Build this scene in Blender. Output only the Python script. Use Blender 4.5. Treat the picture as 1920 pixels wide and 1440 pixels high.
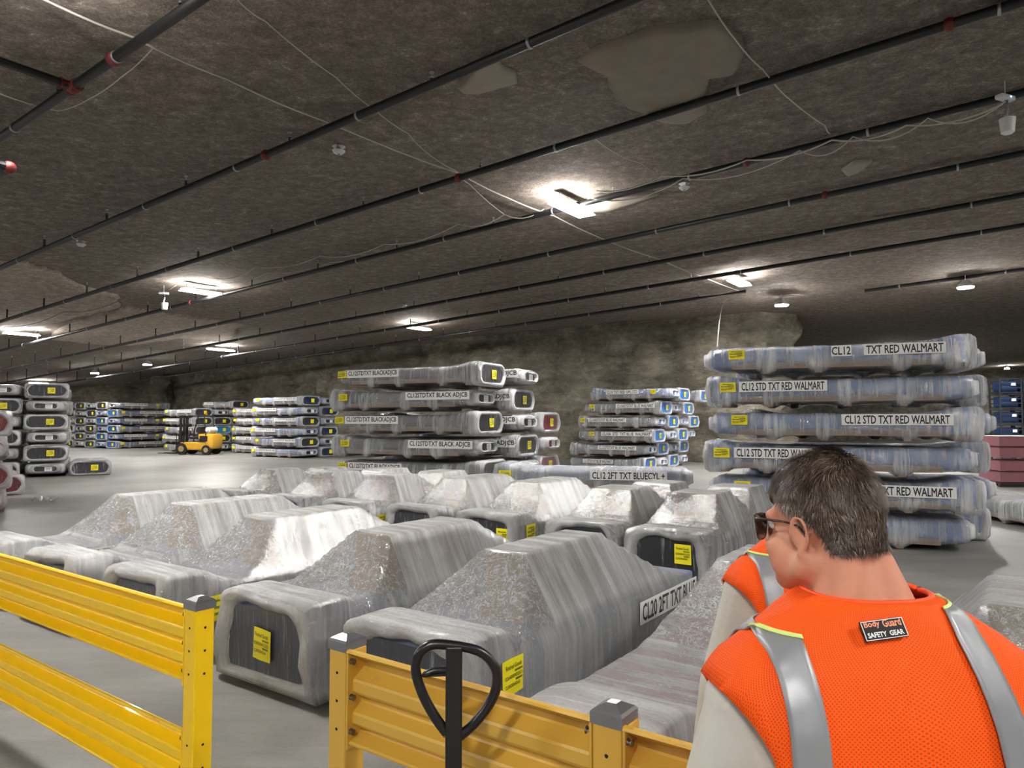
import bpy, bmesh, math, random
from mathutils import Vector, Matrix, Euler, noise
from mathutils.bvhtree import BVHTree
random.seed(7)
for o in list(bpy.data.objects): bpy.data.objects.remove(o, do_unlink=True)
SC = bpy.context.scene; COL = SC.collection
PI = math.pi
# ---------------------------------------------------------------- camera, world, exposure
CAMH = 1.85; FPX = 1332.0; PITCH = math.radians(2.92)
cam = bpy.data.cameras.new('camera'); cam.sensor_width = 36; cam.sensor_fit = 'HORIZONTAL'; cam.lens = FPX/1920*36
cam.clip_start = 0.05; cam.clip_end = 300
camo = bpy.data.objects.new('camera', cam); COL.objects.link(camo)
camo.location = (0, 0, CAMH); camo.rotation_euler = (PI/2+PITCH, 0, 0); SC.camera = camo
w = bpy.data.worlds.new('world'); SC.world = w; w.use_nodes = True
w.node_tree.nodes['Background'].inputs[0].default_value = (0.75, 0.8, 0.85, 1)
w.node_tree.nodes['Background'].inputs[1].default_value = 0.05
SC.view_settings.view_transform = 'Standard'; SC.view_settings.look = 'None'
SC.view_settings.gamma = 1; SC.view_settings.use_curve_mapping = False
SC.view_settings.exposure = 0.0
LAMP = 340.0           # radiance of the ceiling lamps' diffusers
D = Vector((-0.812, 0.584, 0)); E = Vector((0.584, 0.812, 0))     # along the barrier / along the floor units
def ceil_z(x, y): return CAMH + 4.9 - 0.03*(x*D.x+y*D.y)
def pipe_z(x, y): return CAMH + 4.80 - 0.0425*(x*D.x+y*D.y)
def ray(px, py):
    a, b = (px-960)/FPX, (720-py)/FPX
    return Vector((a, math.cos(PITCH)-b*math.sin(PITCH), math.sin(PITCH)+b*math.cos(PITCH)))
def on_ceiling(px, py, drop=0.0):
    r = ray(px, py); c = Vector((0, 0, CAMH))
    t = (4.9-drop)/(r.z+0.03*(r.x*D.x+r.y*D.y))
    return c+r*t
def at_depth(px, py, Y):
    r = ray(px, py); return Vector((0, 0, CAMH))+r*(Y/r.y)

# ---------------------------------------------------------------- tagging and mesh helpers
def tag(o, label=None, cat=None, group=None, kind=None):
    if label: o['label'] = label
    if cat: o['category'] = cat
    if group: o['group'] = group
    if kind: o['kind'] = kind
    return o
def thing(name, label, cat, loc=(0, 0, 0), rz=0, group=None):
    o = bpy.data.objects.new(name, None); COL.objects.link(o); o.empty_display_size = .1
    o.location = loc; o.rotation_euler = (0, 0, rz)
    return tag(o, label, cat, group)
def link(name, me, parent=None, loc=None, rot=None, scale=None, mat=None):
    o = bpy.data.objects.new(name, me); COL.objects.link(o)
    if parent: o.parent = parent
    if loc is not None: o.location = loc
    if rot is not None: o.rotation_euler = rot
    if scale is not None: o.scale = scale
    return o
def to_mesh(bm, name, mat=None, smooth=False, angle=None):
    bmesh.ops.recalc_face_normals(bm, faces=bm.faces)
    me = bpy.data.meshes.new(name); bm.to_mesh(me); bm.free()
    if mat:
        for m in (mat if isinstance(mat, list) else [mat]): me.materials.append(m)
    if smooth:
        for p in me.polygons: p.use_smooth = True
        if angle: me.set_sharp_from_angle(angle=math.radians(angle))
    return me
def obj(name, bm, mat, parent=None, smooth=False, angle=None, **k):
    return link(name, to_mesh(bm, name, mat, smooth, angle), parent, **k)
def box(bm, c, s, rot=None, bev=0, mi=0):
    r = bmesh.ops.create_cube(bm, size=1)
    vs = r['verts']
    M = Matrix.Translation(c) @ (rot.to_matrix().to_4x4() if rot else Matrix()) @ Matrix.Diagonal((*s, 1))
    bmesh.ops.transform(bm, matrix=M, verts=vs)
    fs = {f for v in vs for f in v.link_faces}
    for f in fs: f.material_index = mi
    if bev:
        es = list({e for v in vs for e in v.link_edges})
        bmesh.ops.bevel(bm, geom=es, offset=bev, segments=2, profile=.5, affect='EDGES')
def frame_from(d):
    d = d.normalized(); a = Vector((0, 0, 1)) if abs(d.z) < .9 else Vector((1, 0, 0))
    x = d.cross(a).normalized(); return x, x.cross(d).normalized()
def tube(bm, pts, r, n=10, caps=True):
    pts = [Vector(p) for p in pts]; rs = r if isinstance(r, (list, tuple)) else [r]*len(pts)
    rings = []; X = Y = None
    for i, p in enumerate(pts):
        d = (pts[min(i+1, len(pts)-1)]-pts[max(i-1, 0)])
        if d.length < 1e-9: d = Vector((0, 0, 1))
        d.normalize()
        if X is None: X, Y = frame_from(d)
        else:
            X = (X-d*X.dot(d)).normalized(); Y = d.cross(X)
        rings.append([bm.verts.new(p+(X*math.cos(a)+Y*math.sin(a))*rs[i]) for a in [2*PI*k/n for k in range(n)]])
    for A, B in zip(rings, rings[1:]):
        for k in range(n): bm.faces.new((A[k], A[(k+1) % n], B[(k+1) % n], B[k]))
    if caps:
        bm.faces.new(list(reversed(rings[0]))); bm.faces.new(rings[-1])
def cyl(bm, c, r, h, axis='z', n=20):
    d = {'x': Vector((1, 0, 0)), 'y': Vector((0, 1, 0)), 'z': Vector((0, 0, 1))}[axis] if isinstance(axis, str) else axis.normalized()
    c = Vector(c); tube(bm, [c-d*h/2, c+d*h/2], r, n)
def loft(bm, rings, cap0=True, cap1=True, thick=None):
    lay = bm.verts.layers.float.get('thick') or bm.verts.layers.float.new('thick')
    R = []
    for i, ring in enumerate(rings):
        vs = [bm.verts.new(p) for p in ring]
        if thick:
            for v in vs: v[lay] = thick[i]
        R.append(vs)
    n = len(R[0])
    for A, B in zip(R, R[1:]):
        for k in range(n): bm.faces.new((A[k], A[(k+1) % n], B[(k+1) % n], B[k]))
    if cap0: bm.faces.new(list(reversed(R[0])))
    if cap1: bm.faces.new(R[-1])
    return R
def rrect(x, hw, zb, zt, r, seg=4, extra=3):
    hz = (zt-zb)/2; r = min(r, hw*.98, hz*.98); cz = (zt+zb)/2; out = []
    cs = [(hw-r, hz-r, 0), (-hw+r, hz-r, PI/2), (-hw+r, -hz+r, PI), (hw-r, -hz+r, 1.5*PI)]
    for i, (cy, c2, a0) in enumerate(cs):
        for k in range(seg+1):
            a = a0+k*PI/2/seg; out.append(Vector((x, cy+r*math.cos(a), cz+c2+r*math.sin(a))))
        nx = cs[(i+1) % 4]; a = nx[2]; p = out[-1]; q = Vector((x, nx[0]+r*math.cos(a), cz+nx[1]+r*math.sin(a)))
        for k in range(1, extra+1): out.append(p.lerp(q, k/(extra+1)))
    return out

# ---------------------------------------------------------------- materials
def srgb(r, g, b):
    f = lambda c: (c/255/12.92) if c/255 <= .04045 else ((c/255+.055)/1.055)**2.4
    return (f(r), f(g), f(b), 1)
class NT:
    def __init__(s, name):
        s.m = bpy.data.materials.new(name); s.m.use_nodes = True; s.t = s.m.node_tree; s.t.nodes.clear()
        s.out = s.n('ShaderNodeOutputMaterial')
    def n(s, typ, **k):
        nd = s.t.nodes.new(typ)
        for a, v in k.items(): setattr(nd, a, v)
        return nd
    def l(s, a, b): s.t.links.new(a, b)
    def val(s, sock, v):
        if isinstance(v, bpy.types.NodeSocket): s.l(v, sock)
        else: sock.default_value = v
    def math(s, op, a, b=0.0, clamp=False):
        nd = s.n('ShaderNodeMath', operation=op, use_clamp=clamp); s.val(nd.inputs[0], a); s.val(nd.inputs[1], b); return nd.outputs[0]
    def coord(s, scale=(1, 1, 1), rnd=False, rot=(0, 0, 0)):
        tc = s.n('ShaderNodeTexCoord'); mp = s.n('ShaderNodeMapping'); mp.inputs['Scale'].default_value = scale; mp.inputs['Rotation'].default_value = rot
        s.l(tc.outputs['Object'], mp.inputs['Vector'])
        if rnd:
            oi = s.n('ShaderNodeObjectInfo'); s.l(s.math('MULTIPLY', oi.outputs['Random'], 50.0), mp.inputs['Location'])
        return mp.outputs['Vector']
    def noise(s, vec, scale, detail=4, rough=.55, dist=0):
        nd = s.n('ShaderNodeTexNoise'); nd.inputs['Scale'].default_value = scale; nd.inputs['Detail'].default_value = detail
        nd.inputs['Roughness'].default_value = rough; nd.inputs['Distortion'].default_value = dist; s.l(vec, nd.inputs['Vector']); return nd.outputs['Fac']
    def ramp(s, fac, stops):
        nd = s.n('ShaderNodeValToRGB'); cr = nd.color_ramp
        while len(cr.elements) < len(stops): cr.elements.new(.5)
        for e, (p, c) in zip(cr.elements, stops): e.position = p; e.color = c if len(c) == 4 else (*c, 1)
        s.l(fac, nd.inputs['Fac']); return nd.outputs['Color']
    def mixc(s, fac, a, b):
        nd = s.n('ShaderNodeMix', data_type='RGBA'); s.val(nd.inputs[0], fac); s.val(nd.inputs[6], a); s.val(nd.inputs[7], b); return nd.outputs[2]
    def bump(s, h, strength=.3, dist=.01, normal=None):
        nd = s.n('ShaderNodeBump'); nd.inputs['Strength'].default_value = strength; nd.inputs['Distance'].default_value = dist
        s.l(h, nd.inputs['Height'])
        if normal: s.l(normal, nd.inputs['Normal'])
        return nd.outputs['Normal']
    def pbr(s, col, rough=.5, metal=0, normal=None, spec=.5, coat=0, alpha=None):
        p = s.n('ShaderNodeBsdfPrincipled'); s.val(p.inputs['Base Color'], col); s.val(p.inputs['Roughness'], rough)
        p.inputs['Metallic'].default_value = metal; p.inputs['Specular IOR Level'].default_value = spec; p.inputs['Coat Weight'].default_value = coat
        if normal: s.l(normal, p.inputs['Normal'])
        if alpha is not None: s.val(p.inputs['Alpha'], alpha)
        s.l(p.outputs[0], s.out.inputs['Surface']); return p
def simple(name, col, rough=.5, metal=0, var=0.0, vscale=8, bumpk=0, bscale=60, coat=0, spec=.5):
    t = NT(name); c = col; nrm = None
    if var:
        f = t.noise(t.coord(rnd=True), vscale, 5)
        c = t.mixc(t.math('MULTIPLY', f, var), col, tuple(x*.35 for x in col[:3])+(1,))
    if bumpk: nrm = t.bump(t.noise(t.coord(), bscale, 3), bumpk, .01)
    t.pbr(c, rough, metal, nrm, spec, coat); return t.m

def film_mat(name, base, streak, tint=(.86, .87, .9, 1), gl=.30, sx=15.0, crk=1.0):
    """stretch film: clear sheet with milky pleats running round the load, crinkles with glints partly drawn in white"""
    t = NT(name)
    st = t.noise(t.coord((sx, 1.1, 1.1), rnd=True), 1.0, 4, .6, .25); fine = t.noise(t.coord((sx*4.5, 1.8, 1.8), rnd=True), 1.0, 3, .6, .3)
    v3 = t.coord((1, 1, 1), rnd=True); cr = t.noise(v3, 30, 5, .72, 2.2); big = t.noise(v3, 2.2, 3)
    at = t.n('ShaderNodeAttribute', attribute_name='thick')
    mr = lambda x, lo, hi: (lambda n: (t.l(x, n.inputs[0]), n)[1].outputs[0])(next(iter([(lambda n: (setattr(n.inputs[1], 'default_value', lo), setattr(n.inputs[2], 'default_value', hi), n)[2])(t.n('ShaderNodeMapRange'))])))
    a = t.math('ADD', t.math('MULTIPLY', mr(st, .36, .74), streak), base)
    a = t.math('ADD', a, t.math('MULTIPLY', mr(fine, .56, .74), streak*.55))  # thin bright streak highlights drawn into the film opacity
    a = t.math('ADD', a, t.math('MULTIPLY', t.math('SUBTRACT', big, .5), .28))
    a = t.math('MULTIPLY', a, t.math('ADD', t.math('MULTIPLY', at.outputs['Fac'], 1.45), .45))
    vn = t.noise(t.coord((7, 7, 7), rnd=True), 1.0, 5, .68, 1.8); fold_glint = t.ramp(t.math('ABSOLUTE', t.math('SUBTRACT', vn, .5)), [(0, (1, 1, 1)), (.012, (.5, .5, .5)), (.035, (0, 0, 0))])  # white lines for bunched folds, also painting in the film's sparkle
    vn2 = t.noise(t.coord((26, 26, 26), rnd=True), 1.0, 4, .7, 1.5); fold_glint2 = t.ramp(t.math('ABSOLUTE', t.math('SUBTRACT', vn2, .52)), [(0, (1, 1, 1)), (.04, (0, 0, 0))])
    loose = t.math('SUBTRACT', 1.0, t.math('MULTIPLY', at.outputs['Fac'], 2.3), True)
    a = t.math('ADD', a, t.math('MULTIPLY', t.math('MULTIPLY', t.math('ADD', t.math('MULTIPLY', fold_glint, .62), t.math('MULTIPLY', fold_glint2, .42)), loose), crk))
    a = t.math('MINIMUM', t.math('MAXIMUM', a, .03), .93)
    nd = t.bump(st, .3, .02)
    ng = t.bump(fine, .8, .022, t.bump(st, .8, .04)); ng = t.bump(cr, .75, .035, ng)
    df = t.n('ShaderNodeBsdfDiffuse'); df.inputs['Color'].default_value = tint; t.l(nd, df.inputs['Normal'])
    tl = t.n('ShaderNodeBsdfTranslucent'); tl.inputs['Color'].default_value = tint
    dm = t.n('ShaderNodeMixShader'); dm.inputs[0].default_value = .2; t.l(df.outputs[0], dm.inputs[1]); t.l(tl.outputs[0], dm.inputs[2])
    tr = t.n('ShaderNodeBsdfTransparent'); tr.inputs['Color'].default_value = (.97, .97, .97, 1)
    m1 = t.n('ShaderNodeMixShader'); t.l(a, m1.inputs[0]); t.l(tr.outputs[0], m1.inputs[1]); t.l(dm.outputs[0], m1.inputs[2])
    g = t.n('ShaderNodeBsdfGlossy'); g.inputs['Roughness'].default_value = .17; g.inputs['Color'].default_value = (1, 1, 1, 1); t.l(ng, g.inputs['Normal'])
    lw = t.n('ShaderNodeLayerWeight'); lw.inputs['Blend'].default_value = .3; t.l(ng, lw.inputs['Normal'])
    gf = t.math('ADD', t.math('MULTIPLY', lw.outputs['Fresnel'], gl), .12, True)
    m2 = t.n('ShaderNodeMixShader'); t.l(gf, m2.inputs[0]); t.l(m1.outputs[0], m2.inputs[1]); t.l(g.outputs[0], m2.inputs[2])
    t.l(m2.outputs[0], t.out.inputs['Surface']); return t.m
FILM = film_mat('stretch_film', .15, .32, (.78, .79, .82, 1), .5, 11.0, .55)
FILM2 = film_mat('stretch_film_heavy', .30, .24, (.67, .67, .678, 1), .8, 12.0, 1.0)
def panel_mat(name, col):
    t = NT(name); v = t.coord((20, 20, 2), rnd=True, rot=(.25, 0, 0)); st = t.noise(v, 1.0, 4, .6, .6)
    c = t.mixc(t.ramp(st, [(.58, (0, 0, 0)), (.78, (.55, .55, .55))]), col, (.55, .57, .6, 1))  # pale streaks imitate reflections in film over the panel
    t.pbr(c, .28, 0, t.bump(st, .35, .03), .5, .5); return t.m
BODY = {'black': simple('charcoal_plastic', srgb(66, 68, 76), .5), 'blue': simple('blue_plastic', srgb(48, 104, 172), .45),
        'navy': simple('navy_plastic', srgb(34, 58, 104), .45), 'sky': simple('sky_blue_plastic', srgb(50, 140, 190), .45), 'maroon': simple('maroon_plastic', srgb(120, 52, 62), .45),
        'grey': simple('blue_grey_plastic', srgb(112, 122, 146), .5), 'steel': simple('slate_plastic', srgb(84, 92, 110), .5)}
PANEL = {'black': panel_mat('charcoal_end', srgb(46, 46, 50)), 'blue': panel_mat('blue_end', srgb(28, 92, 160)), 'navy': panel_mat('navy_end', srgb(22, 38, 72)),
         'maroon': panel_mat('maroon_end', srgb(110, 44, 52)), 'sky': panel_mat('sky_end', srgb(40, 130, 180)), 'grey': panel_mat('slate_end', srgb(58, 62, 74)), 'steel': panel_mat('steel_end', srgb(52, 58, 72))}
CARD = simple('cardboard', srgb(168, 132, 96), .8, 0, .5, 9)
BOARD = simple('tan_board', srgb(150, 128, 108), .8, 0, .5, 6)
YEL = simple('yellow_tag_paper', srgb(238, 226, 20), .45, coat=.4)
WHT = simple('white_label_paper', srgb(232, 232, 230), .45, coat=.3)
INK = simple('black_ink', srgb(14, 14, 15), .4)
# ---------------------------------------------------------------- the mine: floor, ceiling, walls
def floor_mat():
    t = NT('concrete'); v = t.coord(); a = t.noise(v, .35, 6, .6); b = t.noise(t.coord((1, 6, 1), rot=(0, 0, .65)), .8, 5, .65); c = t.noise(v, 40, 3)
    f = t.math('ADD', t.math('MULTIPLY', a, .5), t.math('ADD', t.math('MULTIPLY', b, .4), t.math('MULTIPLY', c, .1)))
    col = t.ramp(f, [(.33, srgb(92, 91, 89)), (.5, srgb(124, 123, 120)), (.66, srgb(146, 145, 142))])
    t.pbr(col, t.math('ADD', t.math('MULTIPLY', b, .3), .34), 0, t.bump(c, .08, .01), .45); return t.m
def ceiling_mat(name='scaled_limestone', k=1.1):
    t = NT(name); v = t.coord(); a = t.noise(v, .22, 4); b = t.noise(v, 5, 6, .75, .4); c = t.noise(v, 28, 4, .7); d = t.noise(t.coord((1, 2.2, 1), rot=(0, 0, .6)), 2.2, 5, .7)
    f = t.math('ADD', t.math('MULTIPLY', b, .45), t.math('ADD', t.math('MULTIPLY', c, .35), t.math('MULTIPLY', d, .2)))
    col = t.ramp(f, [(.34, srgb(66*k, 60*k, 55*k)), (.48, srgb(108*k, 100*k, 93*k)), (.57, srgb(138*k, 130*k, 121*k)), (.66, srgb(min(250, 205*k), min(245, 195*k), min(235, 180*k)))])
    col = t.mixc(t.math('MULTIPLY', a, .4), col, srgb(120*k, 110*k, 100*k))
    h = t.math('ADD', t.math('MULTIPLY', b, .6), t.math('MULTIPLY', c, .4))
    t.pbr(col, .9, 0, t.bump(h, .9, .09), .2); return t.m
def rock_mat():
    t = NT('blasted_rock'); v = t.coord(); a = t.noise(v, .45, 5, .6, .8); b = t.noise(t.coord((1, 1, 1.8), rot=(.2, .1, 0)), 1.1, 9, .74, .35); c = t.noise(t.coord((1, 1, 4.5)), .8, 7, .7, .25)
    f = t.math('ADD', t.math('MULTIPLY', a, .35), t.math('ADD', t.math('MULTIPLY', b, .4), t.math('MULTIPLY', c, .25)))
    col = t.ramp(f, [(.36, srgb(74, 70, 62)), (.46, srgb(140, 134, 120)), (.56, srgb(180, 173, 156)), (.68, srgb(222, 214, 198))])
    rid = t.math('ABSOLUTE', t.math('SUBTRACT', b, .5)); fis = t.ramp(rid, [(0, (.25, .25, .25)), (.014, (1, 1, 1))])
    mm = t.n('ShaderNodeMix', data_type='RGBA', blend_type='MULTIPLY'); mm.inputs[0].default_value = .55; t.l(col, mm.inputs[6]); t.l(fis, mm.inputs[7])
    t.pbr(mm.outputs[2], .9, 0, t.bump(b, 1.0, .45, t.bump(c, .6, .3)), .2); return t.m
FLOOR, CEIL, ROCK = floor_mat(), ceiling_mat(), rock_mat()
PATCH = simple('smooth_plaster_patch', srgb(160, 151, 138), .85, 0, .4, 4, .9, 3)
bm = bmesh.new(); bmesh.ops.create_grid(bm, x_segments=2, y_segments=2, size=1)
bmesh.ops.transform(bm, matrix=Matrix.Translation((-5, 35, 0)) @ Matrix.Diagonal((85, 60, 1, 1)), verts=bm.verts)
tag(obj('floor', bm, FLOOR), kind='structure')
bm = bmesh.new(); nx, ny = 200, 160; G = []
for j in range(ny+1):
    row = []
    for i in range(nx+1):
        x = -85+i*.78; y = -24+j*.72
        z = ceil_z(x, y)+.05*noise.noise((x*.7, y*.7, 0))+.03*noise.noise((x*2.1, y*2.1, 3))
        row.append(bm.verts.new((x, y, z)))
    G.append(row)
for j in range(ny):
    for i in range(nx): bm.faces.new((G[j][i], G[j+1][i], G[j+1][i+1], G[j][i+1]))
tag(obj('ceiling', bm, CEIL, smooth=True), kind='structure')
def rock_wall(name, pts, seed, amp=.5):
    bm = bmesh.new(); cols = []; P = [Vector((*p, 0)) for p in pts]
    samples = []
    for a, b in zip(P, P[1:]):
        n = max(2, int((b-a).length/.4))
        samples += [a.lerp(b, k/n) for k in range(n)]
    samples.append(P[-1])
    for i, p in enumerate(samples):
        d = (samples[min(i+1, len(samples)-1)]-samples[max(i-1, 0)]).normalized(); nrm = Vector((d.y, -d.x, 0)); top = ceil_z(p.x, p.y)+.3; col = []
        for k in range(19):
            z = top*k/18; q = Vector((p.x*.35, p.y*.35, z*.5+seed))
            off = amp*noise.noise(q)+amp*.8*noise.noise(q*2.6)+.35*noise.noise(q*6)+.5*max(0, k/18-.75)*2
            col.append(bm.verts.new((p.x+nrm.x*off, p.y+nrm.y*off, z-.02)))
        cols.append(col)
    for A, B in zip(cols, cols[1:]):
        for k in range(18): bm.faces.new((A[k], B[k], B[k+1], A[k+1]))
    return tag(obj(name, bm, ROCK, smooth=True), kind='structure')
rock_wall('wall_back', [(-28.5, 56), (-27, 54.2), (-11.6, 42.8), (-2, 35.8), (3, 33.6), (8.2, 31.3), (11, 30.3), (12.6, 31.6), (14, 36), (15, 47)], 3, .6)
rock_wall('wall_left', [(-75, 66), (-50, 63), (-27, 60.5), (-25.5, 52)], 9)
rock_wall('wall_right', [(13.5, 46), (20, 62), (40, 69), (62, 66)], 17)

def patch(pts, name='ceiling_patch', m=PATCH, drop=.09):
    W = [on_ceiling(*p, drop) for p in pts]; c = sum(W, Vector())/len(W); bm = bmesh.new(); ring = []
    n = len(W)
    for i in range(n):
        for k in range(5):
            q = W[i].lerp(W[(i+1) % n], k/5); s = 1+.10*noise.noise(q*2.5); ring.append(c+(q-c)*s)
    up = Vector((0, 0, .12)); rings = [[bm.verts.new(q+up) for q in ring], [bm.verts.new(q+Vector((0, 0, .03))) for q in ring]]
    for f in (.93, .6, .3): rings.append([bm.verts.new(c+(q-c)*f+Vector((0, 0, .02*noise.noise(q*1.7)))) for q in ring])
    for A, B in zip(rings, rings[1:]):
        for k in range(len(ring)): bm.faces.new((A[k], A[(k+1) % len(ring)], B[(k+1) % len(ring)], B[k]))
    bm.faces.new(rings[-1]); tag(obj(name, bm, m, smooth=True), kind='structure')
patch([(857, 170), (880, 150), (905, 120), (925, 105), (940, 130), (970, 140), (970, 160), (930, 172), (895, 178), (870, 178)])
patch([(1088, 120), (1130, 95), (1200, 70), (1260, 60), (1350, 55), (1380, 85), (1395, 130), (1375, 145), (1330, 150), (1325, 215), (1290, 232), (1230, 230), (1180, 205), (1150, 190), (1140, 150)],
      m=simple('dull_plaster_patch', srgb(146, 136, 123), .9, 0, .55, 3.5, 1.0, 2.2))
patch([(1578, 322), (1600, 308), (1638, 303), (1610, 325), (1590, 332)])
patch([(1085, 400), (1110, 372), (1240, 366), (1185, 386), (1140, 398)])
PALE = ceiling_mat('pale_bare_rock', 1.45)
patch([(-40, 500), (40, 492), (110, 515), (150, 540), (220, 556), (225, 580), (130, 600), (-40, 640)], m=PALE)
patch([(130, 604), (240, 580), (300, 588), (370, 598), (455, 612), (430, 640), (330, 636), (240, 650), (90, 640)], m=PALE)

# ---------------------------------------------------------------- sprinkler pipes
PIPE = simple('black_painted_steel', srgb(30, 31, 34), .45, 0, .3, 3)
REDC = simple('red_coupling_paint', srgb(104, 30, 28), .5)
GALV = simple('galvanised_steel', srgb(170, 172, 175), .4, .8)
bm = bmesh.new(); tube(bm, [(0, 0, 0), (0, 0, 1)], .03, 8); SPRIG = to_mesh(bm, 'sprig', PIPE, True, 40)
bm = bmesh.new(); cyl(bm, (0, 0, 0), .028, .05, 'z', 10); cyl(bm, (0, 0, .05), .018, .05, 'z', 8); cyl(bm, (0, 0, .085), .035, .012, 'z', 12); HEAD = to_mesh(bm, 'sprinkler_head', GALV)
def ring_mesh(R, r, mat, name):
    bm = bmesh.new(); n, m = 16, 6; V = [[bm.verts.new(((R+r*math.cos(b))*math.cos(a), 2.2*r*math.sin(b), (R+r*math.cos(b))*math.sin(a))) for b in [2*PI*k/m for k in range(m)]] for a in [2*PI*i/n for i in range(n)]]
    for i in range(n):
        for k in range(m): bm.faces.new((V[i][k], V[(i+1) % n][k], V[(i+1) % n][(k+1) % m], V[i][(k+1) % m]))
    return to_mesh(bm, name, mat, True)
CLAMP = ring_mesh(.066, .010, GALV, 'hanger_clamp'); COUPL = ring_mesh(.062, .026, REDC, 'coupling')
ang = math.atan2(D.y, D.x)-PI/2
ZK = [4.98, 8.6, 12.15, 15.6, 19.2, 22.8, 26.4, 30.3]
ords = ['nearest to the camera, at top left', 'second from the camera', 'third from the camera', 'fourth from the camera, beside the nearest ceiling light', 'fifth from the camera', 'sixth from the camera', 'second from the rock wall', 'last, running along the rock wall', 'beyond the end of the rock wall on the right']
def run(z0, t0, t1, lab, radius=.06, couple=()):
    P = lambda t: Vector((D.x*t, z0+D.y*t, pipe_z(D.x*t, z0+D.y*t)))
    root = thing('sprinkler_pipe', 'black sprinkler pipe under the ceiling, '+lab, 'pipe', P(0), 0, 'parallel sprinkler pipes')
    o0 = root.location.copy(); bm = bmesh.new(); n = 24
    tube(bm, [P(t0+(t1-t0)*k/n)-o0 for k in range(n+1)], radius, 12); obj('pipe_run', bm, PIPE, root, True, 40)
    t = t0+1.0+(z0*.37) % 1.5
    while t < t1-.5:
        p = P(t); g = ceil_z(p.x, p.y)-p.z-.10
        if g > .06:
            s = link('sprig', SPRIG, root, p-o0, scale=(1, 1, g)); 
            link('sprinkler_head', HEAD, s, (0, 0, 1), scale=(1, 1, 1/g))
        q = P(t+1.45); link('hanger_clamp', CLAMP, root, q-o0, (0, 0, ang))
        t += 3.05
    for t in couple: link('coupling', COUPL, root, P(t)-o0, (0, 0, ang))
    return root
for k, z0 in enumerate(ZK):
    t1 = [16, 34, 48, 50, 48, 45, 40, 33.5][k]; t0 = [-6, -9, -14, -17, -20, -22, -24, -10][k]
    run(z0, t0, t1, ords[k], .062, [(6.02, 7.1), (5.0,), (1.2, -6.5), (-5.2, 13), (-8,), (), (), ()][k])
run(34.2, -38, -15.5, ords[8])
c0 = Vector((D.x*7.1, ZK[0]+D.y*7.1, 0)); c0.z = pipe_z(c0.x, c0.y)
bm = bmesh.new(); tube(bm, [(0, 0, 0), tuple(-E*5+Vector((0, 0, .02)))], .06, 12)
m = thing('cross_main_pipe', 'thick black feeder pipe meeting the nearest sprinkler pipe at a red fitting, top left', 'pipe', c0)
obj('pipe_run', bm, PIPE, m, True, 40)
bm = bmesh.new(); cyl(bm, (0, 0, 0), .085, .22, D, 14); cyl(bm, tuple(-E*.1), .085, .12, E, 14); tag(obj('tee_fitting', bm, REDC, m, True, 40), 'red tee fitting')
e0 = at_depth(17, 314, 7.2); bm = bmesh.new(); tube(bm, [(0, 0, 0), tuple(-E*4)], .05, 12); tube(bm, [(0, 0, 0), tuple(D*5)], .05, 12)
m = thing('pipe_elbow', 'black pipe bend with a red elbow at the left edge of the photo', 'pipe', e0)
obj('pipe_run', bm, PIPE, m, True, 40)
bm = bmesh.new(); bmesh.ops.create_uvsphere(bm, u_segments=14, v_segments=10, radius=.066); tag(obj('elbow_fitting', bm, REDC, m, True), 'red elbow fitting')

# ---------------------------------------------------------------- ceiling lights
def emit(name, s, col=(1, .97, .92, 1)):
    t = NT(name); e = t.n('ShaderNodeEmission'); e.inputs['Strength'].default_value = s; e.inputs['Color'].default_value = col; t.l(e.outputs[0], t.out.inputs['Surface']); return t.m
GLOW = emit('lit_diffuser', LAMP); HSG = simple('white_lamp_housing', srgb(215, 215, 215), .4)
bm = bmesh.new(); box(bm, (0, 0, .045), (.34, 1.2, .064), bev=.012); box(bm, (0, 0, .09), (.12, .5, .05), bev=.01)
for s in (-1, 1): tube(bm, [(0, .5*s, .08), (0, .5*s, .5)], .006, 6)
HM = to_mesh(bm, 'housing', HSG)
bm = bmesh.new(); box(bm, (0, 0, 0), (.40, 1.26, .014), bev=.004); DM = to_mesh(bm, 'diffuser', GLOW)
eang = math.atan2(E.y, E.x)-PI/2
def strip_light(x, y, lab, group='long ceiling lights'):
    z = ceil_z(x, y)-.28
    r = thing('ceiling_light', lab, 'light', (x, y, z), eang, group); link('housing', HM, r); link('diffuser', DM, r, (0, 0, -.005))
bm = bmesh.new(); tube(bm, [(0, 0, .04), (0, 0, .12), (0, 0, .2), (0, 0, .26)], [.25, .24, .14, .08], 24); tube(bm, [(0, 0, .24), (0, 0, .43)], .012, 8); RH = to_mesh(bm, 'housing', HSG, True, 40)
bm = bmesh.new(); cyl(bm, (0, 0, .02), .23, .03, 'z', 24); RD = to_mesh(bm, 'diffuser', emit('lit_high_bay_diffuser', LAMP*1.6))
bm = bmesh.new(); cyl(bm, (0, 0, .02), .23, .03, 'z', 24); RD2 = to_mesh(bm, 'diffuser', emit('glaring_high_bay_diffuser', LAMP*3.6))
def round_light(x, y, lab):
    r = thing('high_bay_lamp', lab, 'light', (x, y, ceil_z(x, y)-.5), 0, 'round high bay lamps'); link('housing', RH, r); link('diffuser', RD2 if 'glaring' in lab else RD, r)
for x, y, l in [(1.25, 14.6, 'largest rectangular ceiling light, lit above the middle of the floor'), (-9.74, 22.1, 'long lit ceiling light high above the forklift'), (-20.6, 29.7, 'long lit ceiling light at the left edge of the photo'),
                (7.3, 22.6, 'rectangular lit ceiling light left of the small glaring round lamp'), (-4.07, 30.8, 'long lit ceiling light over the tall stack of black packs'), (-15, 36.6, 'long lit ceiling light nearest the rock wall, over the stack right of the forklift'),
                (44, 63, 'tiny far ceiling light at the right edge of the photo')]: strip_light(x, y, l)
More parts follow.
